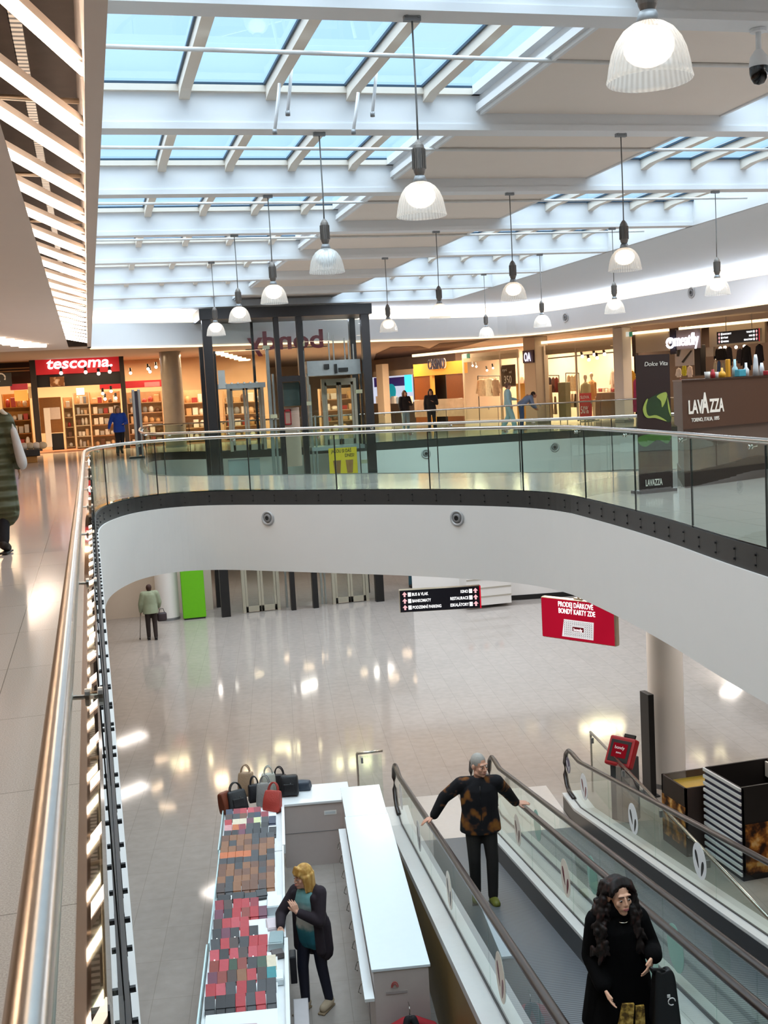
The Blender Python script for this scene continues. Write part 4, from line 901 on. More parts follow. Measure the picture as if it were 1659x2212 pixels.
def lift_door(x0, x1, Y, z, h, label):
    t = thing('lift_door', label, 'lift door', ((x0+x1)/2, Y, z)); w = x1-x0
    g = G(); g.bx(-w/2-.1, -w/2, -.06, .06, 0, h+.12); g.bx(w/2, w/2+.1, -.06, .06, 0, h+.12); g.bx(-w/2, w/2, -.06, .06, h, h+.12); g.obj('frame', BEIGE, t)
    for s in (-1, 1):
        a, b = (-w/2+.01, -.01) if s < 0 else (.01, w/2-.01)
        g = G(); g.bx(a, a+.07, -.03, .03, .02, h); g.bx(b-.07, b, -.03, .03, .02, h); g.bx(a, b, -.03, .03, .02, .2); g.bx(a, b, -.03, .03, h-.1, h); o = g.obj('door_leaf', BEIGE, t)
        G().bx(a+.07, b-.07, -.01, .01, .2, h-.1).obj('door_glass', GLASS2, o)
lift_door(pxX(500, 900, 37.6), pxX(566, 900, 37.6), 37.6, FZ, 2.1, 'glass lift door with beige frame on the upper floor, left bay')
lift_door(pxX(704, 900, 37.4), pxX(766, 900, 37.4), 37.4, FZ, 2.1, 'glass lift door with beige frame on the upper floor, right bay')
lift_door(pxX(530, 1290, 36.1), pxX(598, 1290, 36.1), 36.1, 0, 2.2, 'glass lift door with beige frame on the lower floor, left bay')
lift_door(pxX(724, 1280, 36.1), pxX(790, 1280, 36.1), 36.1, 0, 2.2, 'glass lift door with beige frame on the lower floor, right bay')
MACH = mat('lift_grey', '#9d9fa0', .5, .3, var=.1)
def lift_car(label, x0, x1, y, z0, z1, poster):
    t = thing('lift_car', label, 'lift car', ((x0+x1)/2, y, z0)); w = x1-x0; h = z1-z0
    G().bx(-w/2, w/2, -.55, .55, h-.48, h).obj('roof_unit', MACH, t); G().bx(-w/2, w/2, -.55, .55, 0, .12).obj('floor_plate', MACH, t)
    for s in (-1, 1): G().bx(s*w/2-.04, s*w/2+.04, -.5, -.42, .12, h-.4).obj('corner_post', STEEL, t)
    G().bx(-w/2+.05, w/2-.05, -.52, -.50, .12, h-.48).obj('glass_wall', GLASS2, t)
    g = G(); g.box((-.25, -.58, h-.2), (.16, .08, .16)); g.box((.3, -.58, h-.32), (.3, .08, .12)); g.box((.05, -.58, h-.28), (.08, .1, .3)); g.obj('motor_parts', BLACKM, t)
    g = G()
    for i, x in enumerate((-.1, .05, .42, .55, .7)): g.tube([(x, -.4, h), (x, -.4, h+.9-.1*i)], .025, 8)
    g.obj('cable_rods', _M['silver_rail'], t)
    return t
lift_car('grey lift car with machinery on its roof in the right bay', pxX(672, 850), pxX(788, 850), LY+.95, 5.05, 7.95, True)
t = thing('lift_header', 'grey header box with cables in the left lift bay', 'lift part', (pxX(527, 826), LY+1.0, 7.2)); G().bx(-.78, .78, -.3, .3, .0, .16).obj('box', MACH, t); G().bx(-.72, -.5, -.32, -.3, .02, .6).obj('control_box', LTGREY, t)
for i in range(6): G().box((-.5+.2*i, -.3, .17), (.06, .08, .05)).obj('roller', mat('roller_white', '#d8d6d0', .5), t)
t = thing('lift_apron', 'pale grey apron panel below the left upper lift door', 'panel', (pxX(540, 985), LY+1.55, 4.3)); G().bx(-.52, .52, -.02, .02, 0, .55).obj('panel', mat('apron_grey', '#9aa3a4', .5), t); G().bx(-.52, .52, -.03, .02, .55, .6).obj('lip', GREYM, t)
# yellow poster on the lift
a, b = py(709, 969, LY+.3), py(773, 1024, LY+.3)
t = thing('poster', 'yellow poster with two iced drinks on the right lift bay', 'poster', ((a.x+b.x)/2, LY+.28, b.z)); w, h = b.x-a.x, a.z-b.z
G().bx(-w/2, w/2, -.01, .01, 0, h).obj('sheet', mat('poster_yellow', '#e0b912', .5, var=.03), t)
for s, cc in ((-1, '#8a5a2e'), (1, '#9a6636')):
    G().extr([(s*w*.22+x, -.011, z) for x, z in ((-.09, .06), (.09, .06), (.13, h*.55), (-.13, h*.55))], (0, -.004, 0)).obj('drink_picture', mat('drink_%d' % s, cc, .5, var=.3, scale=14), t)
text('JAKOU SI DÁŠ', h*.12, mat('poster_ink', '#33250c', .6), t, wm(t) @ Vector((-.05, -.012, h*.83)), bold=.01, width=w*.72)
text('DNES?', h*.12, _M['poster_ink'], t, wm(t) @ Vector((.22, -.012, h*.66)), bold=.01, width=w*.33)
# sign letters seen from behind
t = thing('sign_letters', 'dark red sign letters seen mirrored behind the top of the lift', 'sign', (6.6, 37.9, 8.6))
a, b = py(537, 752, 37.9), py(701, 752, 37.9)
text('bondy', .60, mat('letter_red', '#8d2531', .5, var=.05), t, ((a.x+b.x)/2, 37.9, (a.z+b.z)/2-.02), depth=.04, bold=.02, mirror=True, width=b.x-a.x)
G().bx(a.x-.1, b.x+.1, 37.93, 37.96, a.z-.06, a.z-.03).obj('mounting_bar', BLACKM, t, world=True)
# ------------------------------------------------------------------ upper floor, kiosk with banner
KP = VP((8.33, 14.89), (10.3, 15.62)); krz = KP.rz()
t = thing('coffee_kiosk', 'large brown coffee kiosk counter with white lettering behind the railing', 'kiosk', (8.33, 14.89, FZ), krz)
KB = mat('kiosk_brown', '#4a2f1f', .55, var=.1, scale=60); KDARK = mat('kiosk_plinth', '#2a1a14', .5)
def kpr(i, z0, z1): return G().prism([(i, i*.8), (3.4, i*.8), (3.4, 1.5), (1.55+i, 1.5)], z0, z1)
kpr(0, .86, 1.555).obj('front_panel', KB, t); kpr(.07, .22, .86).obj('base', mat('kiosk_base', '#5a4a40', .6, var=.06), t); kpr(.04, 0, .22).obj('plinth', KDARK, t)
kpr(-.02, 1.555, 1.58).obj('top_edge', mat('kiosk_edge', '#3a251a', .4), t)
a, b = KP.hit(1486, 890), KP.hit(1564, 890); lt, ct = KP.hit(1520, 863), KP.hit(1520, 891); LW_ = mat('logo_white', '#e8e4da', .5, var=.02)
hh = lt.z-ct.z; bw = (b-a).length; wq = wm(t); base = Vector((a.x, a.y, ct.z)) + KP.n*.004
text('LAV', hh, LW_, t, base, KP.r, align='LEFT', bold=.03, width=bw*.395); text('A', hh*1.5, LW_, t, base+KP.r*bw*.37, KP.r, align='LEFT', bold=.035, width=bw*.21); text('ZZA', hh, LW_, t, base+KP.r*bw*.59, KP.r, align='LEFT', bold=.03, width=bw*.41)
a, b = KP.hit(1493, 909), KP.hit(1553, 909); text('TORINO, ITALIA, 1895', .055, LW_, t, (a+b)/2 + KP.n*.004, KP.r, bold=.01, width=(b-a).length)
# things on the kiosk
kid = 0
def on_kiosk(kind, label, x, prof, col, dy=.25, box=None, rough=.3):
    o = None; loc = (8.33, 14.89, FZ+1.58); p = KP.hit(x, 818, dy); 
    m = mat('kc_'+col.strip('#'), col, rough, var=.06)
    g = G()
    if box: g.rbox((0, 0, box[2]/2), box, .01, krz)
    else: g.lathe([(0, 0)]+prof+[(0, prof[-1][1])], n=16)
    o = g.obj(kind, m, smooth=not box, loc=(p.x, p.y, FZ+1.58)); tag(o, label, kind.replace('_', ' '), 'goods on top of the brown kiosk'); return o
on_kiosk('cup', 'white cup nearest the left corner on the brown kiosk', 1528, [(.035, 0), (.045, .1)], '#e5e2dc')
on_kiosk('jar', 'red capped white jar second from left on the brown kiosk', 1540, [(.035, 0), (.035, .08), (.02, .1), (.025, .13)], '#b8303a')
on_kiosk('cup', 'white cup between the red jar and the yellow bear on the kiosk', 1547, [(.03, 0), (.04, .09)], '#dcdad6')
b_ = on_kiosk('squeeze_bottle', 'yellow squeeze bottle with pale neck on the brown kiosk', 1560, [(.05, 0), (.055, .05), (.045, .08), (.02, .1), (.015, .15)], '#e0a52e')
on_kiosk('carton', 'upright orange carton standing on the brown kiosk', 1573, None, '#d99a2c', .5, (.06, .06, .28))
on_kiosk('bottle', 'pale blue bottle left of the cup stack on the kiosk', 1588, [(.04, 0), (.042, .13), (.02, .17), (.018, .27)], '#a9cfd6')
on_kiosk('box', 'light blue box on the right part of the brown kiosk', 1598, None, '#4aa0b4', .2, (.16, .12, .11))
on_kiosk('bottle', 'clear whitish bottle behind the light blue box on the kiosk', 1612, [(.045, 0), (.047, .1), (.02, .14), (.018, .21)], '#d5dadd')
on_kiosk('cup_stack', 'tall stack of clear cups on the right of the brown kiosk', 1633, [(.05, 0), (.042, .12), (.032, .26), (.02, .33)], '#c9ced2')
on_kiosk('cup_stack', 'short stack of clear cups right of the tall stack on the kiosk', 1646, [(.045, 0), (.035, .12), (.02, .2)], '#d2d6da', .4)
on_kiosk('bag', 'small red bag at the right edge of the brown kiosk', 1657, None, '#a02a30', .2, (.1, .08, .07))
# banner
BP = VP((7.50, 14.66), (8.05, 14.72)); brz = BP.rz()
a, b = BP.hit(1378, 880), BP.hit(1449, 880); w = (b-a).length
t = thing('advert_banner', 'tall dark brown banner with green leaf and white script beside the kiosk', 'banner', (*((a+b)/2).xy, FZ), brz); h = BP.hit(1410, 766).z-FZ
G().bx(-w/2, w/2, .0, .03, .04, h).obj('panel', mat('banner_brown', '#26100c', .5, var=.25, scale=3), t); G().bx(-w/2-.03, w/2+.03, -.06, .2, 0, .04).obj('foot', BLACKM, t)
a = BP.hit(1391, 790)+BP.n*.006; b = BP.hit(1441, 790)+BP.n*.006
text('Dolce Vita', .06, LW_, t, (a+b)/2, BP.r, shear=.2, width=(b-a).length)
a = BP.hit(1394, 1050)+BP.n*.006; b = BP.hit(1430, 1047)+BP.n*.006; text('LAVAZZA', .09, LW_, t, (a+b)/2, BP.r, bold=.02, width=(b-a).length)
LD = mat('leaf_dark', '#1f3a16', .5, var=.3, scale=8); LL = mat('leaf_light', '#9bab4e', .5, var=.15)
def bshape(pts, m, nm, d): G().extr([BP.hit(x, y)+BP.n*d for x, y in smooth_path(pts, 4, True)], BP.n*.002).obj(nm, m, t, world=True)
bshape([(1389, 892), (1396, 868), (1412, 855), (1437, 847), (1445, 868), (1450, 905), (1440, 912), (1420, 900), (1398, 903)], LD, 'leaf', .003)
bshape([(1388, 885), (1394, 866), (1399, 862), (1395, 880), (1400, 898), (1418, 897), (1440, 910), (1415, 903), (1396, 902)], LL, 'leaf_edge', .006)
bshape([(1418, 856), (1437, 847), (1440, 858), (1430, 880), (1427, 866)], LL, 'leaf_edge', .006); bshape([(1441, 858), (1446, 880), (1449, 900), (1443, 884)], LL, 'leaf_edge', .006)
bshape([(1379, 945), (1400, 938), (1447, 936), (1442, 958), (1420, 950), (1395, 965), (1380, 958)], mat('leaf_mid', '#3f6a1e', .5, var=.3, scale=10), 'leaf', .003)
# ------------------------------------------------------------------ shop fronts, right
RS = VP(pz(1000, 757, 8.6), pz(1659, 690, 8.6)); rr = RS.rz()
def panel(pl, x0, y0, x1, y1, back, th, name, m, parent=None, rad=0):
    a, b = pl.hit(x0, (y0+y1)/2, back), pl.hit(x1, (y0+y1)/2, back); mid = (a+b)/2
    xm = (x0+x1)/2; z1, z0 = pl.hit(xm, y0, back).z, pl.hit(xm, y1, back).z; w = (b-a).length; d = b-a; rz = math.atan2(d.y, d.x)
    if z0 < FZ: z0 = FZ
    c = Vector((mid.x, mid.y, (z0+z1)/2)) - pl.n*(th/2)
    g = G(); g.rbox(c, (w, th, z1-z0), min(.02, th*.3), rz, seg=1) if rad else g.box(c, (w, th, z1-z0), rz)
    return g.obj(name, m, parent, world=bool(parent))
def simple(pl, x0, y0, x1, y1, back, th, name, m, label, cat, group=None):
    a, b = pl.hit(x0, (y0+y1)/2, back), pl.hit(x1, (y0+y1)/2, back); xm = (x0+x1)/2; z1, z0 = pl.hit(xm, y0, back).z, max(FZ, pl.hit(xm, y1, back).z)
    d = b-a; o = G().rbox((0, th/2, (z1-z0)/2), (d.length, th, z1-z0), .012, seg=1).obj(name, m, loc=((a.x+b.x)/2, (a.y+b.y)/2, z0), rz=math.atan2(d.y, d.x)); return tag(o, label, cat, group)
# lit line at the top of the shop fronts
ll = thing('shopfront_light', 'row of glowing light boxes along the top of the right shop fronts', 'light', RS.hit(1340, 722))
for x in range(890, 1656, 24):
    yy = 757+(x-1000)*(690-757)/659
    if 1432 < x < 1450: continue
    panel(RS, x, yy-3.5, x+23, yy+3.5-1.2, -.1, .12, 'light_segment', LED, ll)
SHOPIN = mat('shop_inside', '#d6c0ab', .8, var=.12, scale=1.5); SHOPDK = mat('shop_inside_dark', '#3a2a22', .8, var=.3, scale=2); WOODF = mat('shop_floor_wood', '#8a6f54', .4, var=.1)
def wallp(x0, x1, back, m, nm='wall_shop', y0=None, y1=None):
    a, b = RS.hit(x0, 800, back), RS.hit(x1, 800, back); g = G(); g.quad((a.x, a.y, FZ), (b.x, b.y, FZ), (b.x, b.y, 8.86), (a.x, a.y, 8.86)); o = g.obj(nm, m, kind='structure'); return o
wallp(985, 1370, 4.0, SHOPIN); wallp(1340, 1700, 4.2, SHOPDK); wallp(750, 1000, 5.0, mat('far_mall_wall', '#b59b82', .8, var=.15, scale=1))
GLS = glass('shop_glass', (.93, .93, .91), .6)
# clothing shop
t = thing('shop_window', 'glazed front of the clothing shop with slim upright frames', 'shop window', RS.hit(1180, 890)); t.location.z = FZ
for x0, x1 in ((1003, 1081), (1083, 1119), (1178, 1244), (1246, 1335)): panel(RS, x0, 770-(x0-1000)*.09, x1, 905, 0, .02, 'glass_pane', GLS, t)
for x in (1002, 1082, 1120, 1176, 1245, 1336): panel(RS, x-1.2, 765-(x-1000)*.1, x+1.2, 910, .0, .06, 'mullion', BEIGE, t)
panel(RS, 1000, 760, 1120, 778, .0, .05, 'head_panel', mat('head_beige', '#b3a48e', .6), t); panel(RS, 1178, 738, 1336, 760, .0, .05, 'head_panel', _M['head_beige'], t)
for (x0, x1, lab, m_) in ((1148, 1173, 'square beige column beside the lit two-letter sign', BEIGE), (1337, 1357, 'white square column left of the dark banner', WHITE)):
    t = thing('square_column', lab, 'column', (0, 0, 0)); p = RS.hit((x0+x1)/2, 850, -.1); t.location = (p.x, p.y, FZ); w = (RS.hit(x1, 850)-RS.hit(x0, 850)).length
    G().rbox((0, 0, 1.85), (w, w, 3.7), .02, rr).obj('shaft', m_, t); G().rbox((0, 0, .06), (w+.03, w+.03, .12), .01, rr).obj('base', GREYM, t)
t = thing('lit_sign', 'square dark violet sign with two glowing white letters on the beige column', 'sign', RS.hit(1140, 770))
panel(RS, 1129, 757, 1151, 784, -.55, .12, 'case', mat('violet_case', '#3a2340', .4), t)
a = RS.hit(1140, 780, -.56); text('OA', .36, glow('sign_glow', '#f2ecff', 1.5), t, a+RS.n*.02, RS.r, bold=.02, width=.42)
GAR = {}
def garment(label, x, ytop, ybot, wpx, col, back=.9, sleeves=True, group='clothes in the clothing shop window', pl=None, bump=.0):
    pl = pl or RS; p0, p1 = pl.hit(x, ytop, back), pl.hit(x, ybot, back); h = p0.z-p1.z; w = (pl.hit(x+wpx/2, ytop, back)-pl.hit(x-wpx/2, ytop, back)).length
    t = thing('garment', label, 'garment', (p0.x, p0.y, p0.z), pl.rz(), group); g = G()
    rr_ = []
    for z_, a_, d_ in ((-.01, .09, .05), (-.05, .20, .07), (-.10, .34, .09), (-.3, .33, .10), (-.6, .35, .11), (-1.0, .40, .12)) if sleeves else ((-.02, .30, .05), (-.3, .34, .08), (-1.0, .44, .12)):
        rr_.append([g.bm.verts.new((w*a_*math.cos(2*PI*j/16), w*d_*1.5*math.sin(2*PI*j/16), h*z_)) for j in range(16)])
    for i in range(len(rr_)-1):
        for j in range(16): g.bm.faces.new((rr_[i][j], rr_[i][(j+1) % 16], rr_[i+1][(j+1) % 16], rr_[i+1][j]))
    g.bm.faces.new(rr_[0][::-1]); g.bm.faces.new(rr_[-1])
    if sleeves:
        for s in (-1, 1): g.cap((s*w*.30, 0, -h*.13), (s*w*.50, -.02, -h*.78), w*.10, w*.085)
    put('cloth', remesh(g, max(.018, w*.035), 1), mat('gar_'+col.strip('#'), col, .9, var=.3, scale=9), t)
    G().tube([(0, 0, 0), (.02, 0, .05), (0, 0, .09)], .008, 5).obj('hanger_hook', STEEL, t)
def rack(label, x0, x1, y, back=.9, pl=None):
    pl = pl or RS; a, b = pl.hit(x0, y, back), pl.hit(x1, y, back); t = thing('clothes_rack', label, 'clothes rack', (a.x, a.y, FZ)); z = a.z; t_ = G().tube([(a.x, a.y, z), (b.x, b.y, b.z)], .02, 8).obj('rail', BLACKM, t, world=True)
    for p in (a, b): G().tube([(p.x, p.y, FZ), (p.x, p.y, p.z)], .02, 8).obj('upright', BLACKM, t, world=True)
rack('black clothes rack with white fur jackets left in the clothing shop', 1032, 1080, 812)
garment('white fur jacket leftmost on the rack of the clothing shop', 1041, 818, 856, 22, '#d9c7b0'); garment('bright white fur jacket second on the rack of the clothing shop', 1056, 816, 856, 20, '#efe3d0'); garment('beige jacket third on the rack of the clothing shop', 1071, 818, 856, 18, '#b39a86')
rack('black clothes rack with dark coats right of the beige column', 1174, 1207, 811)
for i, (x, c_) in enumerate(((1180, '#5a4650'), (1187, '#3f3540'), (1195, '#6a4a4a'), (1202, '#7a2f34'))): garment('dark coat hanging right of the beige column, %s from left' % ORD[i], x, 814, 848, 9, c_)
for i, (x, c_) in enumerate(((1183, '#7d6a58'), (1191, '#4b382e'), (1199, '#9b8570'))): garment('brown trousers hanging below the dark coats, %s from left' % ORD[i], x, 855, 895, 8, c_, sleeves=False)
rack('black clothes rack with pale coats in the middle of the clothing shop', 1222, 1250, 806, 1.4)
for i, (x, c_) in enumerate(((1229, '#d8bfa0'), (1236, '#efdcc0'), (1243, '#e0c8a4'))): garment('pale fur coat in the middle of the clothing shop, %s from left' % ORD[i], x, 809, 845, 9, c_, 1.4)
for i, (x, c_) in enumerate(((1228, '#2e2622'), (1236, '#c9b69e'), (1243, '#3a2f2a'))): garment('patterned skirt below the pale fur coats, %s from left' % ORD[i], x, 850, 880, 9, c_, 1.4, False)
for i, (x, c_) in enumerate(((1330, '#b59a94'), (1322, '#d3bfb0'))): garment('pale blouse at the right back of the clothing shop, %s from left' % ORD[1-i], x, 800, 838, 10, c_, 2.5)
for i, (x, c_) in enumerate(((1128, '#c9a890'), (1137, '#7a4a50'))): garment('small top left of the beige column, %s from left' % ORD[i], x, 812, 832, 9, c_, 2.0)
def mannequin(label, x, ytop, col, arm):
    p = RS.hit(x, ytop, 1.1+arm); t = thing('mannequin', label, 'mannequin', (p.x, p.y, FZ), rr, 'mannequins in the clothing shop'); h = (p.z-FZ)/1.78
    g = G(); g.ell((0, 0, 1.66*h), (.08, .09, .12)); g.cap((0, 0, 1.4*h), (0, 0, 1.58*h), .05, .045); g.cap((0, 0, 1.35*h), (0, 0, .95*h), .15, .14, sq=((0, 1, 0), .65))
    for s in (-1, 1): g.cap((s*.09, 0, .9*h), (s*.1, 0, .05), .085, .045); g.cap((s*.19, 0, 1.36*h), (s*.26, -.05, .85*h), .05, .035)
    put('body', remesh(g, .025), mat('mannequin_skin', '#d8c4ae', .5), t)
    g = G(); g.cap((0, 0, 1.33*h), (0, 0, .85*h), .19, .2, sq=((0, 1, 0), .7))
    for s in (-1, 1): g.cap((s*.19, 0, 1.36*h), (s*.26, -.05, .92*h), .075, .06)
    put('jacket', remesh(g, .025), mat('man_'+col.strip('#'), col, .9, var=.12), t)
    G().rbox((0, 0, .02), (.4, .4, .04), .01).obj('base', GREYM, t)
mannequin('headed mannequin in pale green coat behind the red sale sign', 1264, 808, '#b8b690', 0); mannequin('mannequin in tan coat right of the pale green one', 1277, 803, '#b98a5c', .75)
t = thing('price_poster', 'dark brown poster with a large white price in the clothing shop window', 'poster', RS.hit(1098, 812))
panel(RS, 1083, 788, 1113, 835, .15, .03, 'sheet', mat('poster_brown', '#4b372b', .6), t); panel(RS, 1082, 834, 1114, 836, .13, .04, 'frame', BEIGE, t)
a = RS.hit(1098, 828, .14); text('350', .34, _M['print_white'], t, a+RS.n*.02, RS.r, bold=.01, width=.5); a = RS.hit(1091, 802, .14); text('nyní', .14, _M['print_white'], t, a+RS.n*.02, RS.r); a = RS.hit(1103, 806, .14); text('od', .12, _M['print_white'], t, a+RS.n*.02, RS.r)
t = thing('sale_sign', 'red sale sign with large white percentage in front of the shop glass', 'sign', RS.hit(1264, 880)); t.location.z = FZ
panel(RS, 1252, 849, 1276, 902, -.3, .05, 'board', mat('sale_red', '#c2333a', .5, var=.05), t); panel(RS, 1251, 905, 1277, 908, -.35, .2, 'foot', GREYM, t)
a = RS.hit(1264, 893, -.31); text('50%', .3, _M['print_white'], t, a+RS.n*.02, RS.r, width=.45); a = RS.hit(1264, 861, -.31); text('SLEVA', .12, _M['print_white'], t, a+RS.n*.02, RS.r, width=.5)
simple(RS, 1116, 828, 1140, 905, .6, .5, 'yellow_cabinet', mat('ochre_board', '#c9963a', .6, var=.08), 'ochre yellow cabinet behind the bending person', 'cabinet')
simple(RS, 1166, 832, 1183, 905, .5, .3, 'beige_stand', mat('stand_beige', '#b79d80', .6, var=.06), 'beige upright stand right of the beige column', 'stand'); simple(RS, 1206, 826, 1222, 905, .5, .3, 'grey_green_stand', mat('stand_green', '#8d8a6c', .6, var=.06), 'grey-green upright stand in the clothing shop window', 'stand')
simple(RS, 1284, 848, 1335, 905, 2.6, .6, 'display_table', mat('table_dark', '#46362a', .6, var=.1), 'dark display table with folded clothes at the right of the clothing shop', 'table')
for i in range(7): simple(RS, 1287+i*6.6, 838+(i % 2)*2, 1292.5+i*6.6, 847, 2.65, .3, 'folded_shirt', mat('fold_%d' % (i % 4), ['#d8c7b8', '#8a3a3c', '#b7a898', '#e3d8c8'][i % 4], .9), 'folded shirt on the dark display table, %s from left' % ORD[i], 'shirt', 'folded shirts in the clothing shop')
def spots(label0, pl, pts, back, r=.07, st=6):
    for i, (x, y) in enumerate(pts):
        p = pl.hit(x, y, back); t = thing('spotlight', '%s, %s from left' % (label0, ORD[i]), 'spotlight', p, 0, label0)
        G().ell((0, 0, 0), (r, r, r)).obj('lens', glow('spot_glow', '#ffe9cf', st), t, smooth=True); G().tube([(0, .02, .02), (0, .1, .2)], r*.8, 8).obj('housing', BLACKM, t)
spots('bright spotlight under the ceiling of the clothing shop', RS, [(1258, 770), (1272, 777), (1284, 766), (1290, 773), (1306, 765)], 1.2)
tag(G().tube([RS.hit(1180, 775, 1.3), RS.hit(1335, 760, 1.3)], .03, 6).obj('light_track', BLACKM), 'black light track under the clothing shop ceiling', 'light track')
spots('small warm spotlight in the left of the clothing shop', RS, [(1021, 790), (1029, 792), (1052, 800), (1065, 795)], 2.0, .05, 5)
# casino
t = thing('casino_front', 'amber and brown casino shop front with dark doorway', 'shop front', RS.hit(945, 900)); t.location.z = FZ
panel(RS, 893, 783, 999, 810, 0, .3, 'fascia', mat('amber_fascia', '#c98a2a', .5, var=.08, emit=.15), t)
panel(RS, 897, 811, 932, 925, .05, .1, 'wall_panel', mat('casino_brown', '#6a3a1a', .4, var=.15), t); panel(RS, 966, 808, 999, 925, .05, .1, 'wall_panel', _M['casino_brown'], t); panel(RS, 936, 808, 965, 925, .6, .1, 'doorway', BLACK, t); panel(RS, 931, 809, 936, 925, .02, .15, 'jamb', mat('amber_jamb', '#b8862e', .5), t)
a, b = RS.hit(928, 798, -.02), RS.hit(963, 796, -.02); text('CASINO', .5, mat('casino_navy', '#2a2a4e', .5), t, (a+b)/2+RS.n*.06, RS.r, width=(b-a).length, depth=.05); text('CASINO', .5, _M['print_white'], t, (a+b)/2+RS.n*.01+RS.r*.06, RS.r, width=(b-a).length)
# blue shop, furthest left
t = thing('blue_shop_display', 'bright display of the far shop with violet panels and a teal disc', 'shop display', RS.hit(850, 880)); t.location.z = FZ
panel(RS, 806, 800, 892, 812, 1.5, .1, 'head_panel', BEIGE, t); panel(RS, 806, 812, 890, 870, 2.2, .1, 'back_panel', glow('pale_display', '#cfd3e6', .7), t)
panel(RS, 808, 816, 823, 836, 2.0, .05, 'violet_panel', mat('violet_print', '#3a2a68', .5, emit=.3), t); panel(RS, 837, 815, 873, 834, 2.0, .05, 'violet_panel', _M['violet_print'], t); panel(RS, 874, 807, 888, 847, 1.9, .05, 'blue_light', glow('sky_blue_light', '#3fb8ee', 1.6), t)
cc = RS.hit(846, 846, 1.85); G().extr([cc+RS.r*(.42*math.cos(q))+Vector((0, 0, .42*math.sin(q))) for q in [2*PI*i/24 for i in range(24)]], RS.n*.03).obj('teal_disc', mat('teal_disc', '#1c9aa8', .5, emit=.4), t, world=True)
for i in range(7): panel(RS, 812+i*11, 856+(i % 3)*2, 819+i*11, 872, 1.2, .2, 'goods_block', mat('blk_%d' % (i % 3), ['#e8e2dc', '#8fa9c8', '#c8b8b0'][i % 3], .6), t)
t = thing('square_column', 'beige square column in front of the far blue shop', 'column', (0, 0, 0)); p = RS.hit(829, 860, .6); t.location = (p.x, p.y, FZ); G().rbox((0, 0, 1.6), (.62, .4, 3.2), .02, rr).obj('shaft', BEIGE, t); G().rbox((0, 0, .06), (.66, .44, .12), .01, rr).obj('base', GREYM, t)
simple(RS, 895, 862, 1000, 900, -2.0, .1, 'screen_fence', glass('amber_fence', (.75, .62, .45), .5, .25), 'low smoked glass screen in front of the casino', 'screen')
# sportswear shop on the right
t = thing('beige_fascia', 'blank beige fascia panel between the white column and the sportswear sign', 'fascia', RS.hit(1400, 740)); panel(RS, 1372, 716, 1444, 760, 0, .1, 'panel', mat('fascia_cream', '#bfae97', .6, var=.03), t); panel(RS, 1365, 715, 1372, 770, -.02, .1, 'end_cap', mat('fascia_dark', '#4a372b', .6), t)
t = thing('beige_fascia', 'blank beige fascia panel behind the small black direction sign', 'fascia', RS.hit(1590, 730)); panel(RS, 1532, 700, 1652, 745, .3, .1, 'panel', _M['fascia_cream'], t); panel(RS, 1525, 750, 1541, 770, .28, .1, 'lower_panel', BEIGE, t)
t = thing('lit_sign', 'glowing white lettered sign with a round emblem over the sportswear shop', 'sign', RS.hit(1475, 738))
panel(RS, 1457, 711, 1513, 754, -.1, .06, 'board', mat('sign_taupe', '#8d7c74', .6), t); panel(RS, 1447, 712, 1459, 765, -.14, .1, 'dark_post', mat('blue_black', '#141428', .5), t)
SG = glow('sign_glow', '#f2ecff', 1.5); a, b = RS.hit(1459, 747, -.2), RS.hit(1511, 744, -.2); text('meatfly', .44, SG, t, (a+b)/2+RS.n*.03, RS.r, bold=.012, width=(b-a).length, depth=.05)
cc = RS.hit(1449, 741, -.22)
g = G(); g.tube([cc+RS.r*(.17*math.cos(q))+Vector((0, 0, .17*math.sin(q)))+RS.n*.03 for q in [2*PI*i/20 for i in range(21)]], .045, 6); g.box(cc+RS.n*.03+Vector((0, 0, .05)), (.1, .04, .14), rr); g.obj('emblem', SG, t, world=True)
wayfinder('small black direction sign with pink arrows on the upper floor at the far right', RS.hit(1548, 715, -1.5), RS.hit(1641, 711, -1.5), RS.hit(1548, 743, -1.5), RS.hit(1641, 739, -1.5), ['BANKOMATY', 'VÝTAHY', 'PARKING'], ['TOALETY', 'KINO', 'ESKALÁTORY'], (-.3, .3))
t = thing('wall_graphic', 'white wall graphic with black stripes below the glowing sportswear sign', 'graphic', RS.hit(1478, 770)); panel(RS, 1458, 752, 1498, 790, .5, .04, 'sheet', mat('graphic_white', '#c9bfb8', .6), t)
for q in (((1462, 757), (1470, 754), (1466, 770), (1462, 770)), ((1472, 782), (1492, 757), (1495, 757), (1476, 784))): G().extr([RS.hit(x, y, .48) for x, y in q], RS.n*.01).obj('stripe', BLACK, t, world=True)
simple(RS, 1500, 745, 1513, 812, .4, .3, 'dark_pillar', mat('dk_pillar', '#1b1416', .5), 'narrow black pillar right of the sportswear sign', 'pillar')
for i, (x, yt, yb, w, c_) in enumerate(((1366, 800, 862, 14, '#c9962e'), (1373, 818, 890, 18, '#a03a68'), (1364, 825, 895, 10, '#dcd3cc'))): garment('%s sports jacket beside the dark banner' % ['yellow', 'magenta', 'white'][i], x, yt, yb, w, c_, .4, group='sports jackets')
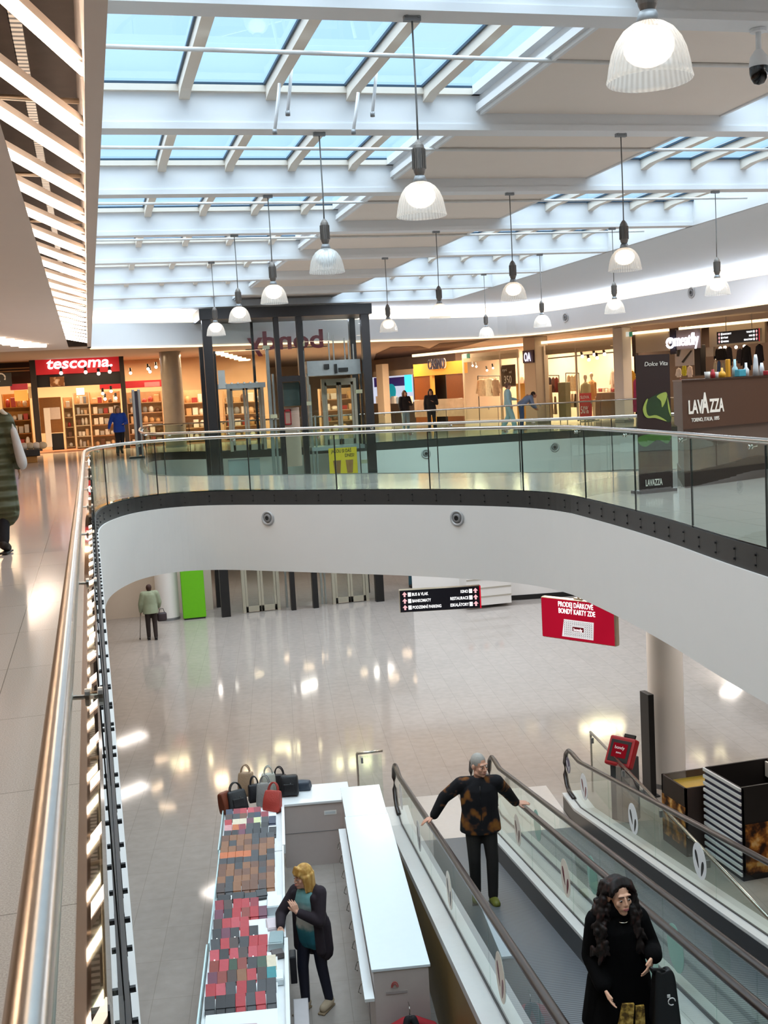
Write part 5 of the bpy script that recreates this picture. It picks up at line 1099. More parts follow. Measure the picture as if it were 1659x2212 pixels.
for i, (x, yt, yb, w, c_) in enumerate(((1557, 752, 778, 26, '#17151a'), (1575, 748, 790, 14, '#26222a'), (1612, 745, 800, 22, '#141216'), (1640, 742, 790, 18, '#1d1a22'), (1598, 752, 785, 14, '#3a3338'), (1478, 788, 812, 10, '#c8c23a'), (1466, 795, 815, 12, '#e0d8d0'), (1490, 790, 815, 12, '#d6c8c0'), (1470, 818, 850, 14, '#7a2340'), (1545, 780, 812, 8, '#d8c9a8'), (1553, 778, 812, 8, '#3f5a86'), (1562, 782, 812, 7, '#b0a890'))):
    garment('%s garment hanging in the sportswear shop, %s counted from the near rail' % (['black', 'charcoal', 'black', 'black', 'dark grey', 'lime', 'white', 'cream', 'plum', 'sand', 'blue', 'khaki'][i], ORD[i]), x, yt, yb, w, c_, 1.0, group='clothes in the sportswear shop')
spots('bright spotlight in the dark sportswear shop', RS, [(1556, 752), (1566, 750), (1590, 750), (1608, 748)], 2.4, .06, 7)
for i, x in enumerate((1470, 1482, 1494, 1506)): tag(G().tube([RS.hit(x, 704, .1), RS.hit(x-2, 720, .1)], .02, 6).obj('sign_hook', WHITE), 'white hook above the glowing sportswear sign, %s from left' % ORD[i], 'hook', 'hooks above the sportswear sign')
# emergency exit signs
for i, (x, y, bk) in enumerate(((1006, 769, -.6), (1357, 722, -.6))):
    t = thing('exit_sign', 'small green and white emergency exit sign, %s one on the right shop fronts' % ['left', 'right'][i], 'sign', RS.hit(x, y, bk)); panel(RS, x-5, y-5, x+2, y+5, bk, .06, 'case', mat('exit_white', '#dfe8e2', .5, emit=.4), t); panel(RS, x+2, y-5, x+7, y+5, bk-.01, .06, 'green_face', mat('exit_green', '#2f7a5e', .5, emit=.4), t)
# ------------------------------------------------------------------ shop fronts, left
LS = VP((-6, 47.5), (6, 47.5))
G().quad((-8, 51.5, FZ), (8, 51.5, FZ), (8, 51.5, 9), (-8, 51.5, 9)).obj('wall_shop', mat('kitchen_shop_wall', '#c9ac8a', .8, var=.15, scale=1), kind='structure')
G().bx(-8, 8, 47.4, 51.5, FZ, FZ+.012).obj('floor', mat('shop_floor_red', '#8a5a44', .35, var=.1), kind='structure')
t = thing('shop_sign', 'red fascia with glowing white lowercase letters over the kitchenware shop', 'sign', LS.hit(170, 785))
panel(LS, 76, 764, 263, 806, -.1, .15, 'fascia', mat('fascia_red', '#b01a22', .45, emit=.35, var=.04), t)
a, b = LS.hit(101, 795, -.12), LS.hit(243, 793, -.12); text('tescoma.', .42, glow('sign_glow2', '#fff4f4', 1.7), t, (a+b)/2+LS.n*.02-Vector((0, 0, .0)), (1, 0, -.0), bold=.02, shear=.15, width=(b-a).length, depth=.05)
panel(LS, 78, 806, 263, 833, .1, .1, 'black_band', BLACK, t)
spots('small spotlight under the red fascia', LS, [(132, 806), (185, 804), (213, 807), (237, 803)], -.3, .07, 5)
t = thing('red_shelf_band', 'narrow red band above the shelves right of the kitchenware entrance', 'sign', LS.hit(285, 829)); panel(LS, 215, 823, 357, 838, 1.4, .08, 'band', mat('band_red', '#a8222c', .5, emit=.15), t); panel(LS, 312, 825, 345, 835, 1.38, .06, 'pale_patch', mat('band_pink', '#d07a80', .5), t)
for (x0, x1, y0, lab) in ((70, 83, 764, 'dark post left of the kitchenware shop entrance'), (264, 274, 764, 'dark slim post right of the red fascia')):
    simple(LS, x0, y0, x1, 975, -.15, .25, 'shop_post', mat('post_dark', '#241b18', .5), lab, 'post')
simple(LS, 86, 858, 134, 935, .6, .2, 'wooden_panel', mat('amber_wood', '#8a5a24', .5, var=.15), 'amber wooden panel inside the kitchenware entrance', 'panel'); simple(LS, 106, 880, 130, 906, .55, .03, 'notice', mat('notice_paper', '#d6c6bc', .6), 'white notice on the amber wooden panel', 'notice')
simple(LS, 97, 881, 110, 966, -.4, .08, 'white_pylon', mat('pylon_white', '#dcd2c6', .4), 'white slim pylon at the kitchenware entrance', 'pylon'); simple(LS, 112, 936, 138, 972, .6, .3, 'black_box', BLACK, 'black box at the foot of the amber panel', 'box')
t = thing('hanging_picture', 'tilted hanging picture panel below the red fascia', 'picture', LS.hit(124, 824)); panel(LS, 108, 814, 139, 834, -.05, .06, 'board', patches('food_print', ('#8a5a34', '#d8a878', '#e8d0b8'), 4, .5), t); panel(LS, 118, 806, 119.5, 814, -.03, .03, 'strap', BLACK, t)
GOODCOL = ['#d8cfc4', '#e8e2d8', '#b5b0aa', '#a33a34', '#c9a070', '#8d8f92', '#efe6d6', '#6b4a34', '#d9b48a']
def shelf_unit(label, pl, x0, x1, ytop, ybot, n, back, col, per, word, rs, sidecol='#c9ab84'):
    a, b = pl.hit(x0, 900, back), pl.hit(x1, 900, back); w = (b-a).length; z1 = pl.hit((x0+x1)/2, ytop, back).z; z0 = max(FZ+.02, pl.hit((x0+x1)/2, ybot, back).z); d = b-a; rz = math.atan2(d.y, d.x)
    t = thing('shelf_unit', label, 'shelf', ((a.x+b.x)/2, (a.y+b.y)/2, z0), rz, 'shelving in the kitchenware shops'); H = z1-z0; m = mat('shelf_'+col.strip('#'), col, .6, var=.08)
    G().bx(-w/2, w/2, .38, .40, 0, H).obj('back_panel', mat('shelf_back_'+sidecol.strip('#'), sidecol, .7, var=.1), t)
    for s in (-1, 1): G().bx(s*w/2-.015, s*w/2+.015, 0, .4, 0, H).obj('side_panel', m, t)
    r = random.Random(rs); wq = wm(t)
    for k in range(n):
        z = .06+k*(H-.1)/n; G().bx(-w/2, w/2, 0, .38, z, z+.035).obj('shelf_board', m, t)
        for j in range(per):
            x = -w/2+.08+(w-.16)*(j+.5)/per; hmax = (H-.1)/n-.1; hh = hmax*r.uniform(.45, .9); ww = (w-.16)/per*.8; c_ = r.choice(GOODCOL); p = wq @ Vector((x, .15, z+.036)); mm = mat('good_'+c_.strip('#'), c_, .45, var=.1)
            if r.random() < .45: o = G().lathe([(0, 0), (ww*.45, 0), (ww*.5, hh*.5), (ww*.42, hh*.8), (ww*.2, hh), (0, hh)], n=12).obj('pot', mm, loc=p, smooth=True); kind = 'pot'
            else: o = G().rbox((0, 0, hh/2), (ww, .2, hh), .01, seg=1).obj('carton', mm, loc=p, rz=rz); kind = 'carton'
            tag(o, '%s on the %s, %s shelf up, %s from left' % (kind, word, ORD[k], ORD[j]), kind, 'goods on the shop shelves')
shelf_unit('narrow shelf of stacked pans beside the amber panel', LS, 139, 158, 858, 970, 5, .9, '#b89a78', 1, 'narrow pan shelf', 1)
shelf_unit('bright shelf unit of utensils in the kitchenware entrance', LS, 162, 194, 848, 970, 5, .8, '#d6c3a4', 3, 'bright utensil unit', 2)
shelf_unit('wide shelf unit of white ware behind the blue jacket', LS, 197, 262, 846, 970, 5, 1.2, '#b08050', 5, 'wide unit behind the blue jacket', 3)
shelf_unit('shelf unit between the dark post and the grey column', LS, 277, 352, 846, 970, 5, 1.2, '#c29a78', 5, 'unit left of the grey column', 4)
shelf_unit('amber shelf unit at the far left edge behind the green coat', LS, 8, 66, 850, 970, 4, 1.0, '#9a6a30', 4, 'amber unit at the far left', 5, '#b07a34')
shelf_unit('shelf unit right of the grey column behind the lift', LS, 398, 448, 842, 965, 4, 1.5, '#c2a078', 3, 'unit right of the grey column', 6)
shelf_unit('shelf unit seen through the left bay of the lift', LS, 486, 572, 842, 958, 4, 1.5, '#c2a078', 5, 'unit seen through the left lift bay', 7)
shelf_unit('shelf unit seen through the right bay of the lift', LS, 694, 776, 838, 948, 4, 1.5, '#b89a7a', 4, 'unit seen through the right lift bay', 8)
spots('bright spotlight inside the kitchenware shop', LS, [(222, 850), (227, 862), (240, 845), (250, 860), (320, 797), (324, 803), (337, 793), (282, 806)], .4, .06, 6)
simple(LS, 165, 838, 182, 853, .5, .06, 'light_box', glow('lit_panel', '#fff0dc', 2.0), 'small lit white box above the utensil shelves', 'light')
simple(LS, 22, 829, 60, 842, .3, .1, 'red_strip', mat('strip_red', '#c23a44', .5, emit=.2), 'short red header strip over the far left display', 'sign'); simple(LS, 31, 843, 60, 866, .4, .1, 'amber_box', mat('amber_lit', '#e0a24a', .5, emit=.5), 'glowing amber display box at the far left', 'display'); simple(LS, 61, 835, 78, 860, .3, .1, 'cream_panel', mat('cream_lit', '#d9b078', .5, emit=.2), 'cream panel right of the amber display box', 'panel')
t = thing('black_sign', 'black hanging sign with a white curl at the far left edge', 'sign', LS.hit(10, 820)); panel(LS, -20, 806, 25, 835, -.3, .08, 'board', BLACK, t); cc = LS.hit(2, 816, -.32); G().tube([cc+Vector((.16*math.cos(q), -.02, .16*math.sin(q))) for q in [PI*1.6*i/14-.6 for i in range(15)]], .03, 6).obj('curl', _M['print_white'], t, world=True)
t = thing('dark_soffit', 'dark slatted soffit at the far left above the amber shelves', 'soffit', LS.hit(35, 790)); panel(LS, -40, 768, 72, 830, .8, .1, 'board', mat('soffit_brown', '#2e2018', .7), t)
for y in (781, 795, 801): panel(LS, -30, y, 70, y+2.5, .6, .1, 'slat', mat('slat_gold', '#8a6a40', .5), t)
p = pz(40, 985, FZ)
t = thing('display_plinth', 'low dark plinth with amber base at the far left', 'plinth', (-2.6, 39.3, FZ), .05); G().rbox((0, 0, .32), (1.9, .7, .22), .02).obj('dark_top', BLACK, t); G().rbox((0, .02, .11), (1.7, .6, .22), .01).obj('amber_base', mat('plinth_amber', '#9a6a28', .5, var=.1), t)
for i, (x, y, rx, rz_, c_, lab) in enumerate(((-3.0, 39.3, .3, .2, '#7a1f34', 'maroon coat draped on the low plinth at the far left'), (-2.85, 39.2, .3, -.4, '#2a55b0', 'bright blue coat draped on the low plinth at the far left'))):
    g = G(); g.cap((0, 0, 1.0), (.25, -.1, .35), .16, .22, sq=((0, 1, 0), .5)); g.cap((-.05, 0, 1.0), (-.2, -.05, .5), .1, .09); g.cap((.2, -.1, .5), (.4, -.12, .0), .16, .14, sq=((0, 1, 0), .5)); o = put('draped_coat', remesh(g, .03), mat('drape_%d' % i, c_, .8, var=.15), None, loc=(x, y, FZ+.43)); tag(o, lab, 'coat', 'draped coats')
for i in range(5): o = G().ell((0, 0, .11), (.15, .13, .12)).obj('plush_bundle', mat('plush_%d' % (i % 2), ['#d9c4a0', '#e8dccb'][i % 2], .95, var=.1), loc=(-2.35+i*.2, 39.5, FZ+.43), smooth=True); tag(o, 'pale plush bundle on the low plinth at the far left, %s from left' % ORD[i], 'bundle', 'plush bundles')
c_ = column('grey marble column between the kitchenware shop and the lift', (3.25, 45.2), .41, 3.7, mat('grey_marble', '#8f887e', .18, var=.15, scale=3), FZ)
p = pz(304, 989, FZ)
t = thing('floor_stand', 'tall slim display stand with two silver posts and dark centre on the walkway', 'stand', (p.x, p.y, FZ)); hz = py(297, 841, p.y).z-FZ
for s in (-1, 1): G().rbox((s*.09, 0, hz/2), (.09, .1, hz), .02).obj('post', mat('silver_post', '#a8a6a2', .3, .7), t)
G().bx(-.045, .045, -.02, .02, .1, hz-.05).obj('dark_panel', mat('panel_plum', '#2a2028', .4), t); G().rbox((-.05, 0, .03), (.62, .5, .06), .01).obj('foot_plate', BLACKM, t)
# ceiling row of light boxes beyond the lift
for i in range(9):
    p = Vector((4.4+i*.62, 48+i*.2, 8.78)); tag(G().rbox((0, 0, 0), (.42, .6, .05), .01).obj('ceiling_lamp', glow('lamp_box', '#ffd9a8', 4), loc=py(452+i*9.5, 757+i*2.6, 47)), 'bright ceiling lamp in the row seen through the lift, %s from left' % ORD[i], 'ceiling light', 'row of ceiling lamps behind the lift')
# ------------------------------------------------------------------ people
V3 = Vector
def hand(g, w, d, n, side, curl=.4, k=1.0, spread=.10):
    """palm, four unequal bent fingers and a thumb; d along the hand, n palm normal, side = direction of the thumb"""
    w, d, n, side = V3(w), V3(d).normalized(), V3(n).normalized(), V3(side).normalized()
    for i, o in enumerate((.034, .0125, -.0105, -.032)):
        kn = w + d*(.082-.004*abs(i-1))*k + side*o*k; g.cap(w + d*.01 + side*o*.6*k, kn, .013*k, .0115*k, 8)
        ang = 0; p = kn; dd = (d + side*(o*spread*25*.1)).normalized(); L = (.070, .078, .072, .056)[i]*k
        for j, fr in enumerate((.45, .31, .24)):
            ang += curl*(.55, .75, .6)[j]; q = (dd*math.cos(ang) + n*math.sin(ang)); p2 = p + q*(L*fr); g.cap(p, p2, (.0090, .0082, .0075)[j]*k, (.0082, .0075, .0062)[j]*k, 7); p = p2
    b = w + d*.022*k + side*.026*k; q = (d*.62 + side*.68 + n*.32).normalized(); p = b + q*.042*k; g.cap(b, p, .0135*k, .0105*k, 8)
    q = (d*.85 + side*.25 + n*.45).normalized(); p2 = p + q*.032*k; g.cap(p, p2, .0105*k, .0085*k, 8)
DEF = dict(head=(0, -.02, 1.575), neck=(0, .012, 1.44), chest=(0, 0, 1.26), waist=(0, .0, 1.08), pelvis=(0, .01, .94),
    shR=(-.185, .01, 1.395), shL=(.185, .01, 1.395), elR=(-.235, .03, 1.12), elL=(.235, .03, 1.12), wrR=(-.245, -.06, .88), wrL=(.245, -.06, .88),
    hipR=(-.09, .01, .92), hipL=(.09, .01, .92), knR=(-.10, -.015, .5), knL=(.10, -.015, .5), anR=(-.105, .02, .09), anL=(.105, .02, .09), toR=(-.125, -.13, .035), toL=(.125, -.13, .035))
def person(label, loc, rz, pose=None, k=1.0, skin='#c99878', yaw=0, tilt=0, voxel=.008, hands=None, face=True, female=False, hs=1.06, eye='#2c1c14', lip='#a8655a', brow='#4a382c'):
    J = {a: V3(b) for a, b in DEF.items()}
    for a, b in (pose or {}).items(): J[a] = V3(b)
    for a in J: J[a] = J[a]*k
    t = thing('person', label, 'person', loc, rz)
    J['_k'] = k; J['_t'] = t
    HM = Matrix.Translation(J['head']) @ Matrix.Rotation(yaw, 4, 'Z') @ Matrix.Rotation(tilt, 4, 'X') @ Matrix.Scale(k*hs, 4); J['_H'] = HM; R3 = HM.to_3x3().normalized()
    g = G(); h = lambda x, y, z: HM @ V3((x, y, z))
    def he(c, r): g.ell(h(*c), [v*k for v in r], R3.to_4x4())
    def hc(a, b, r0, r1): g.cap(h(*a), h(*b), r0*k, r1*k, 10)
    he((0, .014, .032), (.074, .092, .096)); he((0, -.022, -.03), (.060, .070, .085)); he((0, -.060, -.090), (.027, .028, .024)); hc((-.045, -.01, -.07), (0, -.055, -.092), .028, .024); hc((.045, -.01, -.07), (0, -.055, -.092), .028, .024)
    nr_ = .68 if female else 1.0; hc((0, -.086, .014), (0, -.088-.020*nr_, -.022), .0095, .0125*nr_); hc((-.011, -.094, -.027), (.011, -.094, -.027), .009*nr_, .009*nr_); br_ = .011 if female else .0135; hc((-.040, -.072, .032), (.040, -.072, .032), br_, br_); ck = .017 if female else .021; he((-.036, -.062, -.022), (.026, ck, .024)); he((.036, -.062, -.022), (.026, ck, .024)); he((0, -.048, -.045), (.048 if female else .05, .046, .055))
    he((0, -.085, -.057), (.026, .014, .013)); he((-.076, .012, -.004), (.011, .022, .032)); he((.076, .012, -.004), (.011, .022, .032))
    g.cap(J['neck']-V3((0, 0, .03*k)), J['head']+R3 @ V3((0, .012, -.04))*k, .056*k, .052*k)
    # trunk
    g.cap(J['shR'], J['shL'], .062*k, .062*k); g.ell(J['chest'], (.155*k, .105*k, .17*k)); g.ell(J['waist'], (.135*k, .098*k, .16*k)); g.ell(J['pelvis'], (.158*k, .112*k, .13*k))
    g.cap(J['neck'], (J['shR']+J['shL'])/2-V3((0, 0, .05*k)), .058*k, .09*k)
    for s in 'RL':
        g.cap(J['sh'+s], J['el'+s], .052*k, .042*k); g.cap(J['el'+s], J['wr'+s], .042*k, .029*k)
        g.cap(J['hip'+s], J['kn'+s], .085*k, .056*k); g.cap(J['kn'+s], J['an'+s], .056*k, .042*k); g.cap(J['an'+s]-V3((0, 0, .04*k)), J['to'+s], .04*k, .03*k)
        hd = (hands or {}).get(s)
        d = (J['wr'+s]-J['el'+s]).normalized()
        if hd: hand(g, J['wr'+s], hd[0], hd[1], hd[2], hd[3] if len(hd) > 3 else .4, k)
        else: sd = V3((1 if s == 'R' else -1, 0, 0)); hand(g, J['wr'+s], d, (sd*1.0).normalized(), V3((0, -1, 0)), .35, k)
    me = remesh(g, voxel, 2, .4); put('body', me, mat('skin_'+skin.strip('#'), skin, .5, var=.04, scale=30, sheen=0), t)
    if face:
        for s in (-1, 1):
            o = G().ell(h(s*.031, -.0775, .004), (.0125*k, .0085*k, .0060*k), R3.to_4x4()).obj('eye', mat('eye_white', '#b5aaa2', .2, var=.02), t, smooth=True)
            G().ell(h(s*.031, -.0845, .003), (.0072*k, .0034*k, .0060*k), R3.to_4x4()).obj('iris', mat('iris_'+eye.strip('#'), eye, .15, var=.05), o, smooth=True)
            G().cap(h(s*.047, -.080, .031), h(s*.015, -.0895, .033), .0028*k, .0036*k, 6).obj('eyebrow', mat('brow_'+brow.strip('#'), brow, .8), t, smooth=True)
        g = G(); g.tube([h(x_, -.098+abs(x_)*.32, -.053) for x_ in (-.021, -.01, 0, .01, .021)], [.0025*k, .0048*k, .0042*k, .0048*k, .0025*k], 8); g.tube([h(x_, -.0975+abs(x_)*.32, -.0605) for x_ in (-.019, -.01, 0, .01, .019)], [.0025*k, .0052*k, .006*k, .0052*k, .0025*k], 8); g.obj('lips', mat('lip_'+lip.strip('#'), lip, .4, var=.05), t, smooth=True)
    return t, J
def cloth(name, t, g, m, voxel=.012, it=2): return put(name, remesh(g, voxel, it), m, t)
def sleeves(g, J, infl=.016, cuff=.0, sides='RL', frac=.95):
    k = J['_k']
    for s in sides:
        w = J['el'+s].lerp(J['wr'+s], frac); g.cap(J['sh'+s], J['el'+s], (.058+infl)*k, (.046+infl*.9)*k); g.cap(J['el'+s], w, (.046+infl*.9)*k, (.033+infl*.5+cuff*.6)*k)
def loft(g, secs, n=20):
    """skin through elliptical sections (centre, half width, half depth) strung along a bent axis"""
    rings = []
    for i, (c, rx, ry) in enumerate(secs):
        t_ = (V3(secs[min(i+1, len(secs)-1)][0])-V3(secs[max(i-1, 0)][0])).normalized(); b_ = t_.cross(V3((1, 0, 0))).normalized()
        rings.append([g.bm.verts.new(V3(c)+V3((rx*math.cos(2*PI*j/n), 0, 0))+b_*(ry*math.sin(2*PI*j/n))) for j in range(n)])
    for i in range(len(rings)-1):
        for j in range(n): g.bm.faces.new((rings[i][j], rings[i][(j+1) % n], rings[i+1][(j+1) % n], rings[i+1][j]))
    g.bm.faces.new(rings[0][::-1]); g.bm.faces.new(rings[-1])
def torso(g, J, infl=.02, low=.86, flare=0.0, sw=1.0):
    k = J['_k']; sm = (J['shR']+J['shL'])/2; half = (J['shR']-J['shL']).length/2; w = J['waist']; p = J['pelvis']; i = infl*k
    lo = p+(p-w).normalized()*max(.02, (p.z-low*k))
    S_ = [(J['neck']+V3((0, 0, .02)), .062*k+i*.6, .058*k+i*.6), (sm.lerp(J['neck'], .45), half*.62, .075*k+i), (sm-V3((0, 0, .02*k)), half*.99+i*.4, .088*k+i), (sm.lerp(J['chest'], .55), half*.95+i*.6, .108*k+i), (J['chest'].lerp(w, .3), half*.86*sw+i, .112*k+i), (w, half*.76*sw+.012+i+flare*.3, .105*k+i), (p, half*.86*sw+.012+i+flare*.6, .118*k+i), (lo, half*.90*sw+.012+i+flare, .122*k+i+flare*.5)]
    loft(g, S_); g.cap(J['shR'], J['shL'], .058*k+i*.7, .058*k+i*.7)
def torso_old(g, J, infl=.02, low=.86, flare=0.0):
    k = J['_k']; g.cap(J['shR'], J['shL'], (.06+infl)*k, (.06+infl)*k); g.ell(J['chest'], ((.155+infl)*k, (.105+infl)*k, .18*k)); g.ell(J['waist'], ((.138+infl)*k, (.1+infl)*k, .17*k))
    p = J['pelvis']; q = V3((p.x, p.y, low*k)); a = J['waist']
    for s in (-1, 1): g.cap(a+V3((s*.05*k, 0, 0)), q+V3((s*(.055+flare)*k, 0, .1*k)), (.095+infl)*k, (.10+infl+flare)*k)
    g.cap(J['neck']-V3((0, 0, .01)), J['chest'], (.055+infl*.6)*k, (.1+infl)*k)
def trousers(g, J, infl=.012, wide=0):
    k = J['_k']; g.ell(J['pelvis'], ((.16+infl)*k, (.113+infl)*k, .12*k))
    for s in 'RL': g.cap(J['hip'+s], J['kn'+s], (.086+infl)*k, (.06+infl+wide)*k); g.cap(J['kn'+s], J['an'+s]+V3((0, 0, .0)), (.06+infl+wide)*k, (.046+infl+wide*1.5)*k)
def shoes(t, J, m, infl=.012, sole=None):
    k = J['_k']
    for s in 'RL':
        g = G(); a, b = J['an'+s], J['to'+s]; g.cap(a-V3((0, 0, .045*k)), b, (.043+infl)*k, (.036+infl)*k); g.cap(a+(a-b).normalized()*.03*k-V3((0, 0, .05*k)), b, (.036+infl)*k, (.034+infl)*k); o = cloth('shoe', t, g, m, .012)
        d = (b-a); d.z = 0; d.normalize(); c = (a+b)/2; zb = min(b.z, a.z-.045*k)-(.03+infl)*k
        q = Matrix.Translation((c.x, c.y, zb)) @ Matrix.Rotation(math.atan2(d.y, d.x), 4, 'Z'); G().rbox((0, 0, .0), (.27*k, .09*k, .022*k), .01, m=q).obj('sole', sole or BLACK, o)
    ground(t)
def ground(t):
    lo = min(v.co.z for c in kids(t) for q in [c]+kids(c) if q.type == 'MESH' for v in q.data.vertices); t.location.z -= lo-.002
def hair_short(t, J, m, infl=.010):
    H = J['_H']; k = J['_k']; R4 = H.to_3x3().normalized().to_4x4(); g = G()
    g.ell(H @ V3((0, .022, .043)), ((.074+infl)*k, (.088+infl)*k, (.092+infl*.6)*k), R4); g.ell(H @ V3((0, .06, -.01)), ((.058+infl)*k, .045*k, .065*k), R4)
    cloth('hair', t, g, m, .008, 1)
def hair_bob(t, J, m, length=.20, vol=.016, fringe=True):
    H = J['_H']; k = J['_k']; R4 = H.to_3x3().normalized().to_4x4(); g = G(); r = random.Random(5)
    g.ell(H @ V3((0, .022, .046)), ((.076+vol)*k, (.090+vol*.8)*k, (.094+vol*.5)*k), R4)
    for i in range(26):
        a = -.55 + (PI+1.1)*i/25; x, y = .086*math.cos(a), .02+.088*math.sin(a); zz = .03 if a > .2 and a < PI-.2 else .02
        g.cap(H @ V3((x, y, zz)), H @ V3((x*1.06+r.uniform(-.008, .008), y+.006, .03-length*(1 if 0 < a < PI else .8)+r.uniform(-.02, .01))), .024*k, .014*k, 8)
    if fringe:
        for i in range(9): x = -.055+.11*i/8; g.cap(H @ V3((x*.8, -.05, .105)), H @ V3((x*1.1, -.088+abs(x)*.25, .052+r.uniform(-.006, .006))), .02*k, .011*k, 8)
    cloth('hair', t, g, m, .007, 1)
def hair_curly(t, J, m):
    H = J['_H']; k = J['_k']; g = G(); r = random.Random(11); R4 = H.to_3x3().normalized().to_4x4()
    g.ell(H @ V3((0, .03, .05)), (.092*k, .098*k, .098*k), R4)
    for i in range(210):
        a = r.uniform(-.75, PI+.75); f = r.random(); z = .10 - f*.46; wdt = .092 + .105*min(1, f*1.5) - .03*max(0, f-.8)
        x, y = wdt*math.cos(a), .035+wdt*.85*math.sin(a)
        if y < -.03 and z > -.10 and abs(x) < .062: continue
        if y < -.02: x = math.copysign(max(abs(x), .075), x)
        p = H @ V3((x, y, z)); q = p + V3((r.uniform(-.03, .03), r.uniform(-.02, .03), -r.uniform(.03, .07)))*k; g.cap(p, q, r.uniform(.018, .026)*k, r.uniform(.008, .016)*k, 7)
    for i in range(24):
        a = PI*i/23; g.cap(H @ V3((.075*math.cos(a), -.035+.02*math.sin(a), .075+.055*math.sin(a))), H @ V3((.088*math.cos(a)+r.uniform(-.01, .01), -.05+r.uniform(-.01, .02), .04+.06*math.sin(a))), .02*k, .012*k, 7)
    for i in range(70):
        s = r.choice((-1, 1)); f = r.random(); p = V3((s*(.085+.06*min(1, f*1.6)+r.uniform(-.02, .02)), -.055-.05*f+r.uniform(-.02, .02), 1.53-.36*f))*k; g.cap(p, p+V3((r.uniform(-.03, .03), r.uniform(-.02, .01), -r.uniform(.03, .06))), r.uniform(.016, .024), r.uniform(.008, .014), 7)
    cloth('hair', t, g, m, .0075, 1)
# --- man on the ramp
mz = zr(4.5); mloc = RW(-.03, 4.5, mz); mrz = -math.radians(13)
MI = (Matrix.Translation(mloc) @ Matrix.Rotation(mrz, 4, 'Z')).inverted(); mk = 1.045
def L(p): return (MI @ p)/mk
wR, wL = L(RW(-.575, 4.38, zr(4.38)+1.06)), L(RW(.50, 4.05, zr(4.05)+1.07))
PT, PJ = person('grey-haired man on the ramp in black jacket with brown patches, both arms spread', mloc, mrz, dict(head=(.015, -.01, 1.59), shR=(-.20, .01, 1.385), shL=(.20, .01, 1.385), elR=tuple(V3((-.20, .01, 1.40)).lerp(wR, .5)+V3((-.03, .03, .02))), wrR=tuple(wR), elL=tuple(V3((.20, .01, 1.40)).lerp(wL, .5)+V3((.0, .03, .0))), wrL=tuple(wL),
    knR=(-.09, -.03, .5), anR=(-.08, .05, .09+.01), toR=(-.10, -.10, .045), knL=(.11, -.06, .5), anL=(.10, -.07, .085), toL=(.12, -.22, .05)), mk, '#c9957c', yaw=.62, tilt=.10, voxel=.0055,
    hands=dict(R=((-.75, -.1, -.25), (-.2, .0, -1), (.1, -1, 0), .45), L=((.95, -.15, .1), (.1, -.2, -1), (.15, -1, -.3), .18)), brow='#8d8782', lip='#a46a5e')
CAMO = patches('patched_jacket', ('#121115', '#17161a', '#6e431c', '#80521f'), 6.0, .9, (.51, .545), 2)
g = G(); torso(g, PJ, .035, .83, sw=1.06); sleeves(g, PJ, .026, .012, frac=.9); cloth('jacket', PT, g, CAMO, .011)
g = G(); g.lathe([(.066, -.03), (.074, .0), (.07, .035), (.062, .03)], c=tuple(PJ['neck']+V3((0, -.01, -.01))), n=20); o = g.obj('collar', mat('jacket_collar', '#19171b', .8, var=.1), PT, smooth=True)
g = G(); g.tube([PJ['chest']+V3((.0, -.145, z)) for z in (.14, .05, -.1, -.3)], .006, 6); g.obj('zip', BLACKM, PT, smooth=True)
g = G(); trousers(g, PJ, .012, .0); cloth('trousers', PT, g, mat('trouser_dark', '#15110f', .8, var=.15, scale=40), .012)
shoes(PT, PJ, mat('sneaker_lime', '#62641f', .6, var=.2), .01, mat('sole_dark', '#2a2826', .6)); hair_short(PT, PJ, mat('hair_grey', '#9b9791', .8, var=.2, scale=120), .007)
# --- woman in black on the ramp
ws = (16.8-7.0)/math.cos(AZ)+.02; wloc = RW(.0, ws, zr(ws)); wrz = math.radians(-12)
PT, PJ = person('woman with long dark curly hair in a black coat coming up the ramp', wloc, wrz, dict(head=(.01, -.03, 1.565), shR=(-.152, .01, 1.375), shL=(.152, .01, 1.375), elR=(-.20, .03, 1.10), wrR=(-.15, -.14, .95), elL=(.25, .0, 1.13), wrL=(.205, -.21, 1.19), knR=(-.1, -.08, .5), anR=(-.11, -.02, .10), toR=(-.12, -.16, .045), knL=(.1, .02, .5), anL=(.11, .08, .1), toL=(.12, -.07, .045)), .955, '#dca98c', yaw=.30, tilt=.02, voxel=.0055, female=True,
    hands=dict(L=((-.35, -.35, -.5), (-.6, .2, -.5), (-.4, -.7, .5), .85)), brow='#2a1a14', lip='#a25a58', eye='#1c120e')
BLKC = mat('black_coat', '#0b0a0b', .95, spec=.08, var=.2, scale=20)
g = G(); torso(g, PJ, .03, .58, .10); sleeves(g, PJ, .026, .03); g.cap((-.05, -.01, 1.40), (.05, -.01, 1.40), .082, .082); cloth('coat', PT, g, BLKC, .011)
g = G(); trousers(g, PJ, .03, .05); cloth('wide_trousers', PT, g, BLKC, .014)
shoes(PT, PJ, mat('shoe_dark', '#171514', .5), .01)
g = G(); g.extr([V3(p) for p in ((-.03, -.20, .80), (.05, -.205, .80), (.0, -.24, .36), (-.13, -.23, .40))], (0, .02, 0)); g.extr([V3(p) for p in ((.06, -.205, .78), (.12, -.20, .78), (.12, -.235, .34), (.03, -.24, .34))], (0, .02, 0)); g.obj('gold_panels', patches('gold_weave', ('#5a4420', '#a8853c', '#c9a85a'), 30, .4, (.42, .56), 3), PT)
hair_curly(PT, PJ, patches('hair_dark', ('#120a08', '#1e100d', '#3a1c16'), 30, .6, (.45, .6), 3, .4))
